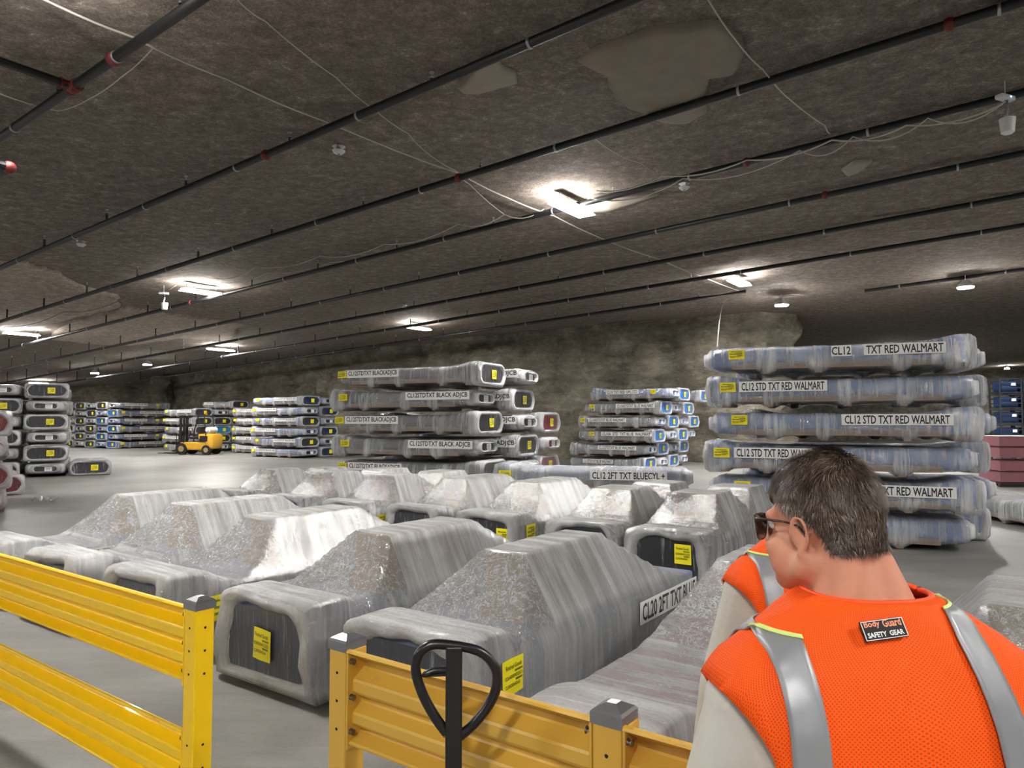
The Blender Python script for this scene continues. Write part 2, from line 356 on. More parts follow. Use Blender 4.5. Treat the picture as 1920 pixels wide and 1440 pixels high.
for i, j in [(0, -1), (-1, 0), (-1, -1), (0, -2), (1, -1), (2, -1), (-1, 1), (-2, 0), (-1, -2), (1, -2), (-2, -1), (-1, 2), (-2, 2), (3, 0), (4, 0), (4, 1), (3, -1), (-.66, -1.75)]:  # last lamp is off the grid, added to brighten the foreground
    p = Vector((1.25, 14.6, 0))+D*13.3*i+E*10.2*j; strip_light(p.x, p.y, 'long ceiling light assumed outside the picture', 'long ceiling lights outside the picture')
for x, y in [(24, 45), (30, 51)]: strip_light(x, y, 'added unseen light for the far opening, hidden behind the tall blue stack', 'added unseen lights behind the blue stack')  # unseen lamps added to brighten the dark opening at right
for x, y, l in [(9.9, 25.9, 'small glaring round lamp in front of the pale rock corner'), (15, 23.3, 'round glaring lamp at upper right, above the blue stack'), (-14.6, 34.4, 'round lit lamp just above a long ceiling light, left of centre'),
                (-21, 40.8, 'small round lit lamp above the forklift, middle of three in a line'), (-26.6, 45.2, 'small round lit lamp farthest left, above the far stacks')]: round_light(x, y, l)

# ---------------------------------------------------------------- cables and devices under the ceiling
WIRE = simple('white_cable_sheath', srgb(190, 186, 176), .5)
GREYW = simple('grey_cable_sheath', srgb(128, 122, 112), .6)
def cable(pts, lab, r=.009, m=WIRE, sag=.025, drop=.10):
    W = [on_ceiling(x, y, drop) for x, y in pts]; P = []
    for a, b in zip(W, W[1:]):
        for k in range(8):
            f = k/8; q = a.lerp(b, f); P.append(q-Vector((0, 0, sag*4*f*(1-f)))+Vector((.02*noise.noise(q*.7), .02*noise.noise(q*.7+Vector((9, 0, 0))), 0)))
    P.append(W[-1]); bm = bmesh.new(); tube(bm, P, r, 6); tag(obj('ceiling_cable', bm, m, None, True), lab, 'cable')
cable([(60, -12), (245, 68), (430, 150), (625, 233), (860, 325)], 'long taut white cable slanting across the ceiling from top left', .014)
cable([(860, 325), (950, 370), (1040, 405), (1140, 452), (1240, 487), (1320, 520), (1385, 545)], 'white cable wandering down past the largest ceiling light toward the rock corner', .014)
cable([(443, -4), (500, 40), (630, 145), (700, 205), (765, 250), (800, 285), (858, 322)], 'thin white cable curving from the top edge to the long taut cable', .009)
cable([(858, 325), (880, 345), (945, 402)], 'short thin cable forking down from the crossing of two cables', .008)
cable([(288, 88), (230, 145), (170, 185), (110, 208), (-10, 172)], 'thin looping wire hanging by the top left pipe', .008)
cable([(1325, -5), (1380, 75), (1430, 130), (1480, 185), (1548, 235), (1556, 250)], 'thin white cable running down from the top edge over the large grey ceiling patch', .011)
cable([(1108, 252), (1150, 285), (1200, 305), (1228, 322)], 'short thin wire between two pipes above the largest ceiling light', .006)
cable([(400, 522), (480, 500), (600, 480), (720, 458), (860, 420), (945, 402), (1020, 392)], 'pale cable loosely following the fourth pipe on the left', .012, WIRE, .14)
cable([(415, 530), (500, 512), (620, 492), (760, 462), (860, 440)], 'second pale cable below the loose one beside the fourth pipe', .010, WIRE, .10)
cable([(1120, 358), (1240, 330), (1400, 300), (1560, 262), (1700, 235), (1880, 195)], 'bundled white cable following the pipe to the device at upper right', .014, WIRE, .10, .34)
cable([(1110, 372), (1280, 335), (1500, 282), (1600, 256), (1740, 222), (1885, 190)], 'lower white cable of the pair leading to the device at upper right', .011, WIRE, .18, .36)
cable([(1290, 356), (1360, 400), (1378, 425)], 'thin wire trailing from the smoke detector right of the largest light', .006, GREYW)
cable([(0, 612), (120, 584), (240, 555), (330, 535)], 'thin cable over the pale rock at left, leading to the long light', .012, GREYW, .2)
cable([(520, 418), (640, 395), (722, 370)], 'thin wire beside the third pipe, upper left of centre', .007, GREYW)
def detector(px, py, lab):
    p = on_ceiling(px, py, .12); r = thing('smoke_detector', lab, 'smoke detector', p, 0, 'white ceiling smoke detectors')
    bm = bmesh.new(); tube(bm, [(0, 0, .1), (0, 0, .03), (0, 0, .0), (0, 0, -.03)], [.11, .11, .09, .05], 20); obj('cover', bm, HSG, r, True, 40)
    bm = bmesh.new(); cyl(bm, (0, 0, -.035), .03, .015); obj('sensor', bm, simple('detector_grey', srgb(150, 150, 150)), r)
detector(635, 286, 'white smoke detector on the ceiling left of centre, between second and third pipes')
detector(152, 460, 'white smoke detector on the ceiling at far left'); detector(1283, 354, 'white smoke detector right of the largest ceiling light'); detector(759, 577, 'small far smoke detector left of the light over the black stack')
LED = emit('blue_led', 4, (.2, .4, 1, 1))
def device(px, py, lab, s=1):
    p = on_ceiling(px, py, .32); r = thing('wireless_device', lab, 'sensor', p, .4, 'white devices with hanging cup antennas')
    bm = bmesh.new(); box(bm, (0, 0, .05), (.30*s, .12*s, .07*s), bev=.02); tube(bm, [(0, 0, .06), (0, 0, .3)], .01, 6); obj('case', bm, HSG, r)
    bm = bmesh.new(); box(bm, (.03, -.063*s, .05), (.03, .012, .02)); obj('status_light', bm, LED, r)
    bm = bmesh.new(); tube(bm, [(.02, 0, .02), (.03, 0, -.1), (.0, 0, -.2), (.02, 0, -.26)], .025, 8); obj('bracket', bm, GALV, r, True)
    bm = bmesh.new(); tube(bm, [(.03, 0, -.24), (.03, 0, -.25), (.03, 0, -.45), (.03, 0, -.47)], [.06, .105*s, .085*s, .06*s], 24); obj('cup_antenna', bm, HSG, r, True, 40)
device(1885, 190, 'white wireless device with a hanging cup, upper right corner'); device(307, 553, 'small far white device with a hanging cup, below the long light on the left')
bm = bmesh.new(); tube(bm, [at_depth(1355, 568, 27.4), at_depth(1348, 605, 27.5), at_depth(1344, 650, 27.4)], .03, 8); tag(obj('conduit', bm, WIRE, None, True), 'pale conduit running down the rock corner left of the blue stack', 'conduit')
# ---------------------------------------------------------------- lettering
_txt = {}
def text_mesh(s, bold=.02):
    """flat lettering in the XY plane, 1 high, width in its own proportions; cached"""
    key = (s, bold)
    if key in _txt: return _txt[key]
    cu = bpy.data.curves.new('lettering', 'FONT'); cu.body = s; cu.size = 1; cu.resolution_u = 2; cu.bevel_depth = bold; cu.bevel_resolution = 0; cu.fill_mode = 'FRONT'
    o = bpy.data.objects.new('lettering', cu); COL.objects.link(o)
    me = bpy.data.meshes.new_from_object(o); bpy.data.objects.remove(o)
    xs = [v.co.x for v in me.vertices]; ys = [v.co.y for v in me.vertices]
    x0, x1, y0, y1 = min(xs), max(xs), min(ys), max(ys)
    for v in me.vertices: v.co = ((v.co.x-x0)/(x1-x0), (v.co.y-y0)/(y1-y0), 0)
    me.materials.clear(); me.materials.append(INK); me.name = 'lettering'
    _txt[key] = me; return me
bm = bmesh.new(); box(bm, (0, 0, 0), (1, 1, 1)); PLATE_W = to_mesh(bm, 'label_strip', WHT)
bm = bmesh.new(); n = 6; lay = None
for i in range(n):
    for j in range(n):
        pass
V = [[bm.verts.new((i/n-.5, j/n-.5, .35*math.sin(i/n*4)*math.cos(j/n*3))) for j in range(n+1)] for i in range(n+1)]
for i in range(n):
    for j in range(n): bm.faces.new((V[i][j], V[i+1][j], V[i+1][j+1], V[i][j+1]))
TAGM = to_mesh(bm, 'tag', YEL, True)
def side_rot(rz=0): return Euler((PI/2, 0, rz))
def strip(parent, M, text, wdt, hgt, name='label_strip'):
    """white strip with black letters; M places its centre, +X along reading direction, +Z out of the face"""
    s = link(name, PLATE_W, parent); s.matrix_local = M @ Matrix.Diagonal((wdt, hgt, .004, 1))
    k = len(text.strip())
    l = link('lettering', text_mesh(text), s); pad = .03
    l.matrix_local = Matrix.Translation((-.5+pad, -.39, .8)) @ Matrix.Diagonal((1-2*pad, .78, 1, 1))
    return s
bm = bmesh.new()
for k, (y, x0, x1, h) in enumerate([(.30, -.3, .35, .09), (.16, .0, .4, .05), (.05, -.4, .38, .12), (-.10, .05, .4, .05), (-.2, -.4, .3, .11), (-.32, -.4, -.1, .03)]):
    if h > .08:
        x = x0
        while x < x1:
            wd = .035; box(bm, (x, y, 0), (wd, h, .01)); x += .055+.02*((k*7+int(x*100)) % 2)
    else: box(bm, ((x0+x1)/2, y, 0), (x1-x0, h, .01))
PRINTM = to_mesh(bm, 'print', simple('tag_print_ink', srgb(70, 66, 20), .5))
def yellow(parent, M, wdt, hgt, printed=True, near=False, num='0200000413233'):
    t = link('tag', TAGM, parent); t.matrix_local = M @ Matrix.Diagonal((wdt, hgt, .012, 1))
    if near:
        for s, y, x0, x1, h in [('Finished Goods', .30, -.38, .38, .13), (num, .02, -.42, .42, .11), ('CL200DENHDAA', -.22, -.42, .30, .10)]:
            l = link('print', text_mesh(s, .01), t); l.matrix_local = Matrix.Translation((x0, y-h/2, .6)) @ Matrix.Diagonal((x1-x0, h, 1, 1))
        for y, x0, x1 in [(.15, .05, .42), (-.1, .08, .4)]:
            b = link('barcode', BARM, t); b.matrix_local = Matrix.Translation(((x0+x1)/2, y, .6)) @ Matrix.Diagonal((x1-x0, .06, 1, 1))
    elif printed:
        l = link('print', PRINTM, t); l.matrix_local = Matrix.Translation((0, 0, .55))
    return t
bm = bmesh.new(); x = -.5; k = 0
while x < .5:
    wd = .012+.012*((k*5) % 3); box(bm, (x+wd/2, 0, 0), (wd, 1, .01)); x += wd+.014; k += 1
BARM = to_mesh(bm, 'barcode', INK)
bm = bmesh.new(); box(bm, (0, 0, 0), (1, 1, .02)); SMALLTAG = to_mesh(bm, 'paper_label', WHT)
bm = bmesh.new()
for y in (.3, .12, -.08, -.28): box(bm, (-.03, y, 0), (.72, .06, .02))
SMALLPRINT = to_mesh(bm, 'print', INK)

# ---------------------------------------------------------------- long packs in stretch film
ST = [(0.0, .15, .37, .40, 1.0), (.012, .115, .41, .50, .9), (.035, .10, .43, .55, .6), (.09, .09, .43, .575, .42), (.15, .075, .425, .58, .36), (.205, .07, .425, .582, .4),
      (.238, .004, .425, .586, .75), (.262, .004, .425, .586, .75), (.30, .07, .42, .58, .42), (.36, .075, .42, .578, .36), (.41, .07, .42, .58, .42), (.438, .004, .42, .586, .75), (.462, .004, .42, .586, .75),
      (.50, .07, .42, .58, .4), (.60, .075, .42, .577, .36), (.70, .07, .42, .58, .4), (.738, .004, .42, .586, .75), (.762, .004, .42, .586, .75), (.80, .07, .425, .58, .42), (.85, .07, .44, .585, .5),
      (.885, .06, .465, .60, .65), (.915, .012, .49, .615, .85), (.94, .006, .50, .618, .6), (.985, .006, .50, .612, .75)]
def pack_meshes(L):
    r = {}
    bm = bmesh.new(); rings = []; th = []
    # rim of the small end (rolled film round a smaller mouth)
    for x, hw, zb, zt, t in [(.012, .30, .19, .33, 1.0), (-.012, .31, .185, .34, 1.1), (-.016, .36, .165, .36, 1.1)]:
        rings.append(rrect(x*L, hw, zb, zt, .12)); th.append(t)
    for t, zb, zt, hw, k in ST:
        j = .006*math.sin(t*47); rings.append(rrect(t*L, hw+j, zb, zt+j, .10 if t > .08 else .14)); th.append(k)
    for x, hw, zb, zt, t in [(1.006, .585, .03, .475, .9), (1.009, .55, .055, .455, .95), (.995, .52, .085, .43, .75)]:
        rings.append(rrect(x*L, hw, zb, zt, .17)); th.append(t)
    n0 = len(rings)
    for ri, q in enumerate(rings):
        if ri < 4 or ri > n0-5:
            for p in q: p.y += .022*noise.noise((p.y*6, p.z*9, ri*.4)); p.z += .016*noise.noise((p.y*7+9, p.z*7, ri*.4)); p.x += .02*noise.noise((p.y*8, p.z*8, 5))
    rings = [[p-Vector((L/2, 0, 0)) for p in q] for q in rings]
    loft(bm, rings, False, False, th); r['film'] = to_mesh(bm, 'stretch_wrap', FILM, True)
    bm = bmesh.new(); rings = []
    for t, zb, zt, hw, k in ST[1:]:
        zz = max(zb+.02, .17 if .1 < t < .88 else .12 if t > .88 else zb+.02); rings.append([p-Vector((L/2, 0, 0)) for p in rrect(t*L*.985+.02, hw-.022, zz, zt-.018, .07)])
    loft(bm, rings, True, True); r['body'] = to_mesh(bm, 'body', None, True, 50)
    bm = bmesh.new(); box(bm, (0, 0, .125), (L*.78, 1.10, .085))
    for f in (.25, .45, .75): box(bm, (f*L-L/2, 0, .05), (.09, 1.10, .085))
    box(bm, (.925*L-L/2, 0, .06), (.14, 1.10, .09)); r['board'] = to_mesh(bm, 'base_board', BOARD)
    bm = bmesh.new(); a = rrect(L/2-.028, .535, .075, .44, .11); vs = [bm.verts.new(p) for p in a]; bm.faces.new(vs)
    b2 = [bm.verts.new(p-Vector((.02, 0, 0))) for p in a]
    for k in range(len(vs)): bm.faces.new((vs[k], vs[(k+1) % len(vs)], b2[(k+1) % len(vs)], b2[k]))
    r['big'] = to_mesh(bm, 'end_panel', None)
    bm = bmesh.new(); a = rrect(-L/2+.018, .33, .175, .345, .10); vs = [bm.verts.new(p) for p in a]; bm.faces.new(vs)
    b2 = [bm.verts.new(p+Vector((.006, 0, 0))) for p in a]
    for k in range(len(vs)): bm.faces.new((vs[k], vs[(k+1) % len(vs)], b2[(k+1) % len(vs)], b2[k]))
    r['small'] = to_mesh(bm, 'end_panel', None); return r
PM = {12: pack_meshes(3.66), 10: pack_meshes(3.05)}
_mm = {}
def with_mat(me, m):
    k = (me.name, m.name)
    if k not in _mm:
        c = me.copy(); c.materials.clear(); c.materials.append(m); c.name = me.name.split('.')[0]; _mm[k] = c
    return _mm[k]
PITCHZ = .512
def pack(loc, rz, label, group, size=12, color='black', end=None, flip=False, texts=(), yel=(), hgt=.13, zt=.33, endtag=True, ink=True, sx=1.0):
    L = 3.66 if size == 12 else 3.05; end = end or color; P = PM[size]
    root = thing('wrapped_pack', label, 'wrapped pack', loc, rz, group)
    FR = Matrix.Rotation(PI if flip else 0, 4, 'Z') @ Matrix.Diagonal((sx, 1, 1, 1))
    for nm, me, m in [('body', P['body'], BODY[color]), ('base_board', P['board'], BOARD), ('end_panel', P['big'], PANEL[end]), ('end_panel', P['small'], PANEL[end]), ('stretch_wrap', P['film'], FILM)]:
        o = link(nm, with_mat(me, m), root); o.matrix_local = FR
        if nm == 'end_panel': tag(o, 'dark %s end panel' % {'black': 'charcoal', 'grey': 'slate', 'steel': 'slate'}.get(end, end))
        if nm == 'stretch_wrap': tag(o, 'crinkled clear stretch film')
    if endtag:
        M = FR @ Matrix.Translation((L/2-.015, .12, .26)) @ Matrix.Rotation(PI/2, 4, 'Z') @ Matrix.Rotation(PI/2, 4, 'X')
        tag(yellow(root, M, .21, .19, ink), 'yellow paper tag on the end')
        M = FR @ Matrix.Translation((-L/2+.008, -.08, .26)) @ Matrix.Rotation(-PI/2, 4, 'Z') @ Matrix.Rotation(PI/2, 4, 'X')
        s = link('paper_label', SMALLTAG, root); s.matrix_local = M @ Matrix.Diagonal((.2, .13, .1, 1)); tag(s, 'white paper label in the small end')
        if ink:
            p = link('print', SMALLPRINT, s); p.location = (0, 0, .02)
    TP = lambda t: 1-t if flip else t
    S = lambda t, y=None: Matrix.Translation(((t-.5)*L*sx, y or (-.632 if TP(t) > .86 else -.594), zt)) @ Matrix.Rotation(PI/2, 4, 'X')
    for (tx, a, b) in texts: strip(root, S((a+b)/2, -.616 if max(TP(a), TP(b)) > .87 else -.596), tx, (b-a)*L*sx, hgt)
    for t in yel: tag(yellow(root, S(t) @ Matrix.Translation((0, -.005, .01)), .24 if size == 12 else .2, .15, ink), 'yellow paper tag on the side')
    return root
ORD = ['top', 'second from top', 'third from top', 'fourth from top', 'fifth from top', 'bottom']
def stack(C, u, v, xs, colname, stackname, group, size=12, layers=6, specs=None, cols=(0,), colshift=0.0, shifts=None, only=None, phase=0, **kw):
    u = Vector((*u, 0)).normalized(); v = Vector((*v, 0)).normalized(); L = (3.66 if size == 12 else 3.05)
    xl = -u if xs > 0 else u; rz = math.atan2(xl.y, xl.x); rnd = random.Random(hash((round(C[0]*10), round(C[1]*10))) % 9999)
    for c in cols:
        for l in range(layers):
            top = layers-1-l
            if only and (c, top) not in only: continue
            sp = dict((specs or {}).get((c, top)) or (specs or {}).get(('*', top)) or (specs or {}).get((c, '*')) or (specs or {}).get('*') or {})
            sh = (shifts or {}).get(top, 0) + c*colshift
            p = Vector((*C, 0))+u*(L/2-sh+rnd.uniform(-.05, .05))+v*(.61+c*1.27)+Vector((0, 0, .003+l*PITCHZ))
            fl = (l+c+phase) % 2 == 0
            if 'flip' in sp: fl = sp.pop('flip')
            lab = sp.pop('lab', None) or '%s, %s%s of %s' % (sp.pop('name', 'black wrapped pack'), ORD[top] if layers == 6 or top < layers-1 else 'bottom', colname[c], stackname)
            sp.pop('name', None); a = dict(kw); a.update(sp); assert len(lab.split()) <= 16, lab; pack(p, rz+rnd.uniform(-.012, .012), lab, group, size=size, flip=fl, **a)
T1 = 'CL12STDTXT BLACKADJCB'; T2 = 'CL12STDTXT BLACK ADJCB'
# tall grey stack left of centre
S_ = {}
for top in range(6):
    S_[(0, top)] = dict(texts=[(T1, .085, .475)], yel=[.045]) if top % 2 == 0 else dict(texts=[(T2, .56, .99)], yel=[.11])
S_[(0, 0)] = dict(texts=[(T1, .08, .46)], yel=[.045])
for top in range(6): S_[(1, top)] = dict(texts=[('ADJCB', .86, .99)])
stack((-.70, 14.5), (-.905, .425), (.425, .905), 1, {0: ', front column', 1: ', middle column', 2: ''}, 'tall grey stack lettered BLACK', 'packs of the tall grey stack', specs=S_, cols=(0, 1), colshift=.33,
      only=[(0, i) for i in range(6)]+[(1, i) for i in range(5)]+[(1, 5)], color='black', phase=0, shifts={1: -.12, 3: -.06, 4: .1}, hgt=.17, zt=.315)
stack((.70-.02, 16.72), (-.905, .425), (.425, .905), 1, {0: ''}, 'short right column beside tall grey stack', 'maroon-ended packs', layers=4, cols=(0,), color='steel', end='maroon', phase=0,
      specs={'*': dict(name='maroon-ended wrapped pack')})
# blue stack behind the man
W = {0: dict(texts=[('CL12', .50, .575), ('TXT RED WALMART', .62, .905)], yel=[.13]), 1: dict(texts=[('CL12 STD TXT RED WALMART', .13, .475)], yel=[.085]), 2: dict(texts=[('CL12 STD TXT RED WALMART', .515, .905)], yel=[.12]),
     3: dict(texts=[('CL12 STD TXT RED WALMART', .12, .475)], yel=[.07]), 4: dict(texts=[('CL12 STD TXT RED WALMART', .51, .91)], yel=[.13]), 5: dict()}
stack((6.48, 9.85), (-.922, .39), (.39, .922), 1, {0: ', front row', 1: ', back row'}, 'tall blue stack behind man', 'packs of the tall blue stack', specs={**{(0, k): dict(v, name='blue wrapped pack') for k, v in W.items()}, (1, '*'): dict(name='blue wrapped pack')},
      cols=(0, 1), colshift=.35, color='blue', end='navy', phase=0, shifts={0: .0, 1: -.05, 2: .06, 3: -.05, 4: .03, 5: -.08}, hgt=.16, zt=.32)
# lone double stack lettered CYL
stack((3.2, 12.95), (-.98, .2), (.2, .98), 1, {0: ''}, 'low double stack before tall grey stack', 'packs of the low blue double stack', layers=2, color='grey', end='steel',
      specs={('*', 0): dict(name='grey-blue wrapped pack lettered CYL', texts=[('CL12 2FT TXT BLUECYL +', .50, .885)], yel=[.06], flip=True), ('*', 1): dict(name='grey-blue wrapped pack', texts=[('CL12 2FT TXT BLUECYL +', .1, .5)])}, hgt=.165, zt=.31)
# middle distance, in front of the pale rock corner
WX = 'CL10ASTDTXT BLUE WALMART'
W2 = {0: dict(texts=[('CL10 TXT RED OPC STD', .2, .62)], yel=[.8], color='blue'), 1: dict(texts=[(WX, .44, .93)], yel=[.12]), 2: dict(texts=[(WX, .13, .63)], yel=[.06]),
      3: dict(texts=[('CL10A  STD  TXT BLUE  WALMART', .33, .98)], yel=[.2]), 4: dict(texts=[('CL12STDTXT BLUE WALMART', .38, .88)]), 5: dict(texts=[('CL12STDTXT BLUE WALMART', .2, .6)])}
stack((5.05, 25.4), (-.85, .53), (.53, .85), 1, {0: ', front column', 1: ', second column', 2: ', third column', 3: ', last column'}, 'stack before pale rock corner', 'packs of the stack before the rock corner', size=10,
      specs={**{(0, k): dict(v, name='grey wrapped pack') for k, v in W2.items()}, (1, '*'): dict(name='blue-ended wrapped pack'), (2, '*'): dict(name='blue-ended wrapped pack'), (3, '*'): dict(name='blue-ended wrapped pack')},
      cols=(0, 1, 2, 3), color='steel', end='blue', shifts={0: .55, 1: .28, 2: .08, 3: 0, 4: -.32, 5: -.32}, phase=1, hgt=.15, zt=.32,
      only=[(0, i) for i in range(6)]+[(1, i) for i in range(6)]+[(2, i) for i in range(1, 6)]+[(3, i) for i in range(0, 6) if i != 1])
# stack right of the forklift
def far_specs(names, text, cols, col0):
    S = {}
    for c in cols:
        for t in range(6):
            S[(c, t)] = dict(name=names[c], texts=([(text, .1, .5)] if t % 2 else [(text, .48, .9)]) if c == 0 else (), yel=[.06 if t % 2 else .14] if c == 0 else ())
    return S
s = far_specs(['pale blue wrapped pack', 'navy-ended wrapped pack'], 'CL12STDTXT BLACK ADJ', (0, 1), 0)
for t in (1, 2, 4): s[(0, t)].update(end='black' if t != 4 else 'black')
for t in (3, 5): s[(0, t)].update(end='navy', color='blue')
stack((-10.2, 34.5), (-.86, .51), (.51, .86), 1, {0: ', front column', 1: ', right-hand column'}, 'stack right of forklift', 'packs right of the forklift', specs=s, cols=(0, 1), color='blue', end='navy', phase=0, ink=False, hgt=.16)
stack((-12.75, 38.55), (-.86, .51), (.51, .86), 1, {0: ''}, 'stack glimpsed just right of forklift', 'packs glimpsed behind the forklift stack', specs={'*': dict(name='pale wrapped pack', texts=[('CL12STDTXT BLACK', .1, .45)], yel=[.05])}, color='grey', layers=5, ink=False, hgt=.16)
s = far_specs(['white-filmed wrapped pack', 'dark-ended wrapped pack'], 'CL12STDTXT BLUE ADJ', (0, 1), 0)
s[(1, 2)].update(end='sky', flip=False); s[(0, 1)].update(end='black', flip=False)
stack((-18.3, 41.0), (-.86, .51), (.51, .86), 1, {0: ', front column', 1: ', second column'}, 'stack behind forklift', 'packs behind the forklift', size=10, specs=s, cols=(0, 1), color='grey', end='black', phase=1, layers=5, ink=False, hgt=.16)
stack((-17.1, 43.4), (-.86, .51), (.51, .86), 1, {0: ''}, 'back column behind forklift', 'packs in the back column behind the forklift', size=10, specs={'*': dict(name='dark-ended wrapped pack', texts=[('CL12STDTXT', .1, .4)])}, color='grey', end='black', layers=6, only=[(0, 0), (0, 1)]+[(0, i) for i in range(2, 6)], ink=False, hgt=.16)
# far stacks on the left
s = {}
for c in range(6):
    for t in range(6):
        s[(c, t)] = dict(name=['blue wrapped pack', 'blue-ended wrapped pack', 'dark-ended wrapped pack', 'dark-ended wrapped pack', 'dark-ended wrapped pack', 'dark-ended wrapped pack'][c], end='blue' if c < 2 and t else 'black', color='blue' if c < 2 and t else 'grey',
                         texts=([('CL12STDTXT BLUE ADJ', .12, .55)] if t % 2 == 0 else [('CL12STDTXT BLUE ADJ', .42, .92)]) if c == 0 else (), yel=[.1 if t % 2 else .75] if c == 0 else ())
stack((-25.6, 46.2), (.50, .866), (-.866, .50), -1, {0: ', front column', 1: ', second column', 2: ', third column', 3: ', fourth column', 4: ', fifth column', 5: ', leftmost column'}, 'far left stack by rock wall', 'packs of the far left stack', specs=s, cols=(0, 1, 2, 3, 4), ink=False, hgt=.17, phase=0)
# dark stack at the left edge
stack((-14.66, 23.5), (-.5, .866), (-.866, -.5), 1, {0: ', right column', 1: ', left column'}, 'dark stack at left edge', 'packs of the dark stack at left', cols=(0, 1), color='black', specs={'*': dict(name='charcoal-ended wrapped pack')}, phase=0)
stack((-13.58, 24.15), (-.5, .866), (-.866, -.5), 1, {0: ''}, 'the low row', 'single packs on the floor', layers=1, color='black', specs={'*': dict(lab='lone charcoal-ended wrapped pack on the floor right of the dark stack', flip=False)})
stack((-9.75, 13.9), (-.6, .8), (-.8, -.6), 1, {0: ''}, 'red stack at left edge', 'red packs at the left edge', layers=4, color='maroon', specs={'*': dict(name='red-ended wrapped pack')}, phase=0)
stack((-12.1, 17.75), (-.6, .8), (-.8, -.6), 1, {0: ''}, 'the floor row', 'red packs at the left edge', layers=1, color='maroon', specs={'*': dict(lab='low dark red wrapped pack on the floor, right of the red stack', flip=False)})
stack((-8.9, 11.0), (-1, .1), (.1, 1), 1, {0: ''}, 'the left edge of the photo', 'single packs on the floor', layers=1, color='grey', specs={'*': dict(lab='clear-filmed grey pack poking in at the left edge of the photo', flip=False)})
stack((8.75, 11.9), (.0, 1), (1, 0), -1, {0: ''}, 'the right edge of the photo', 'single packs on the floor', layers=1, color='steel', specs={'*': dict(lab='grey wrapped pack cut off by the right edge of the photo', flip=True)})
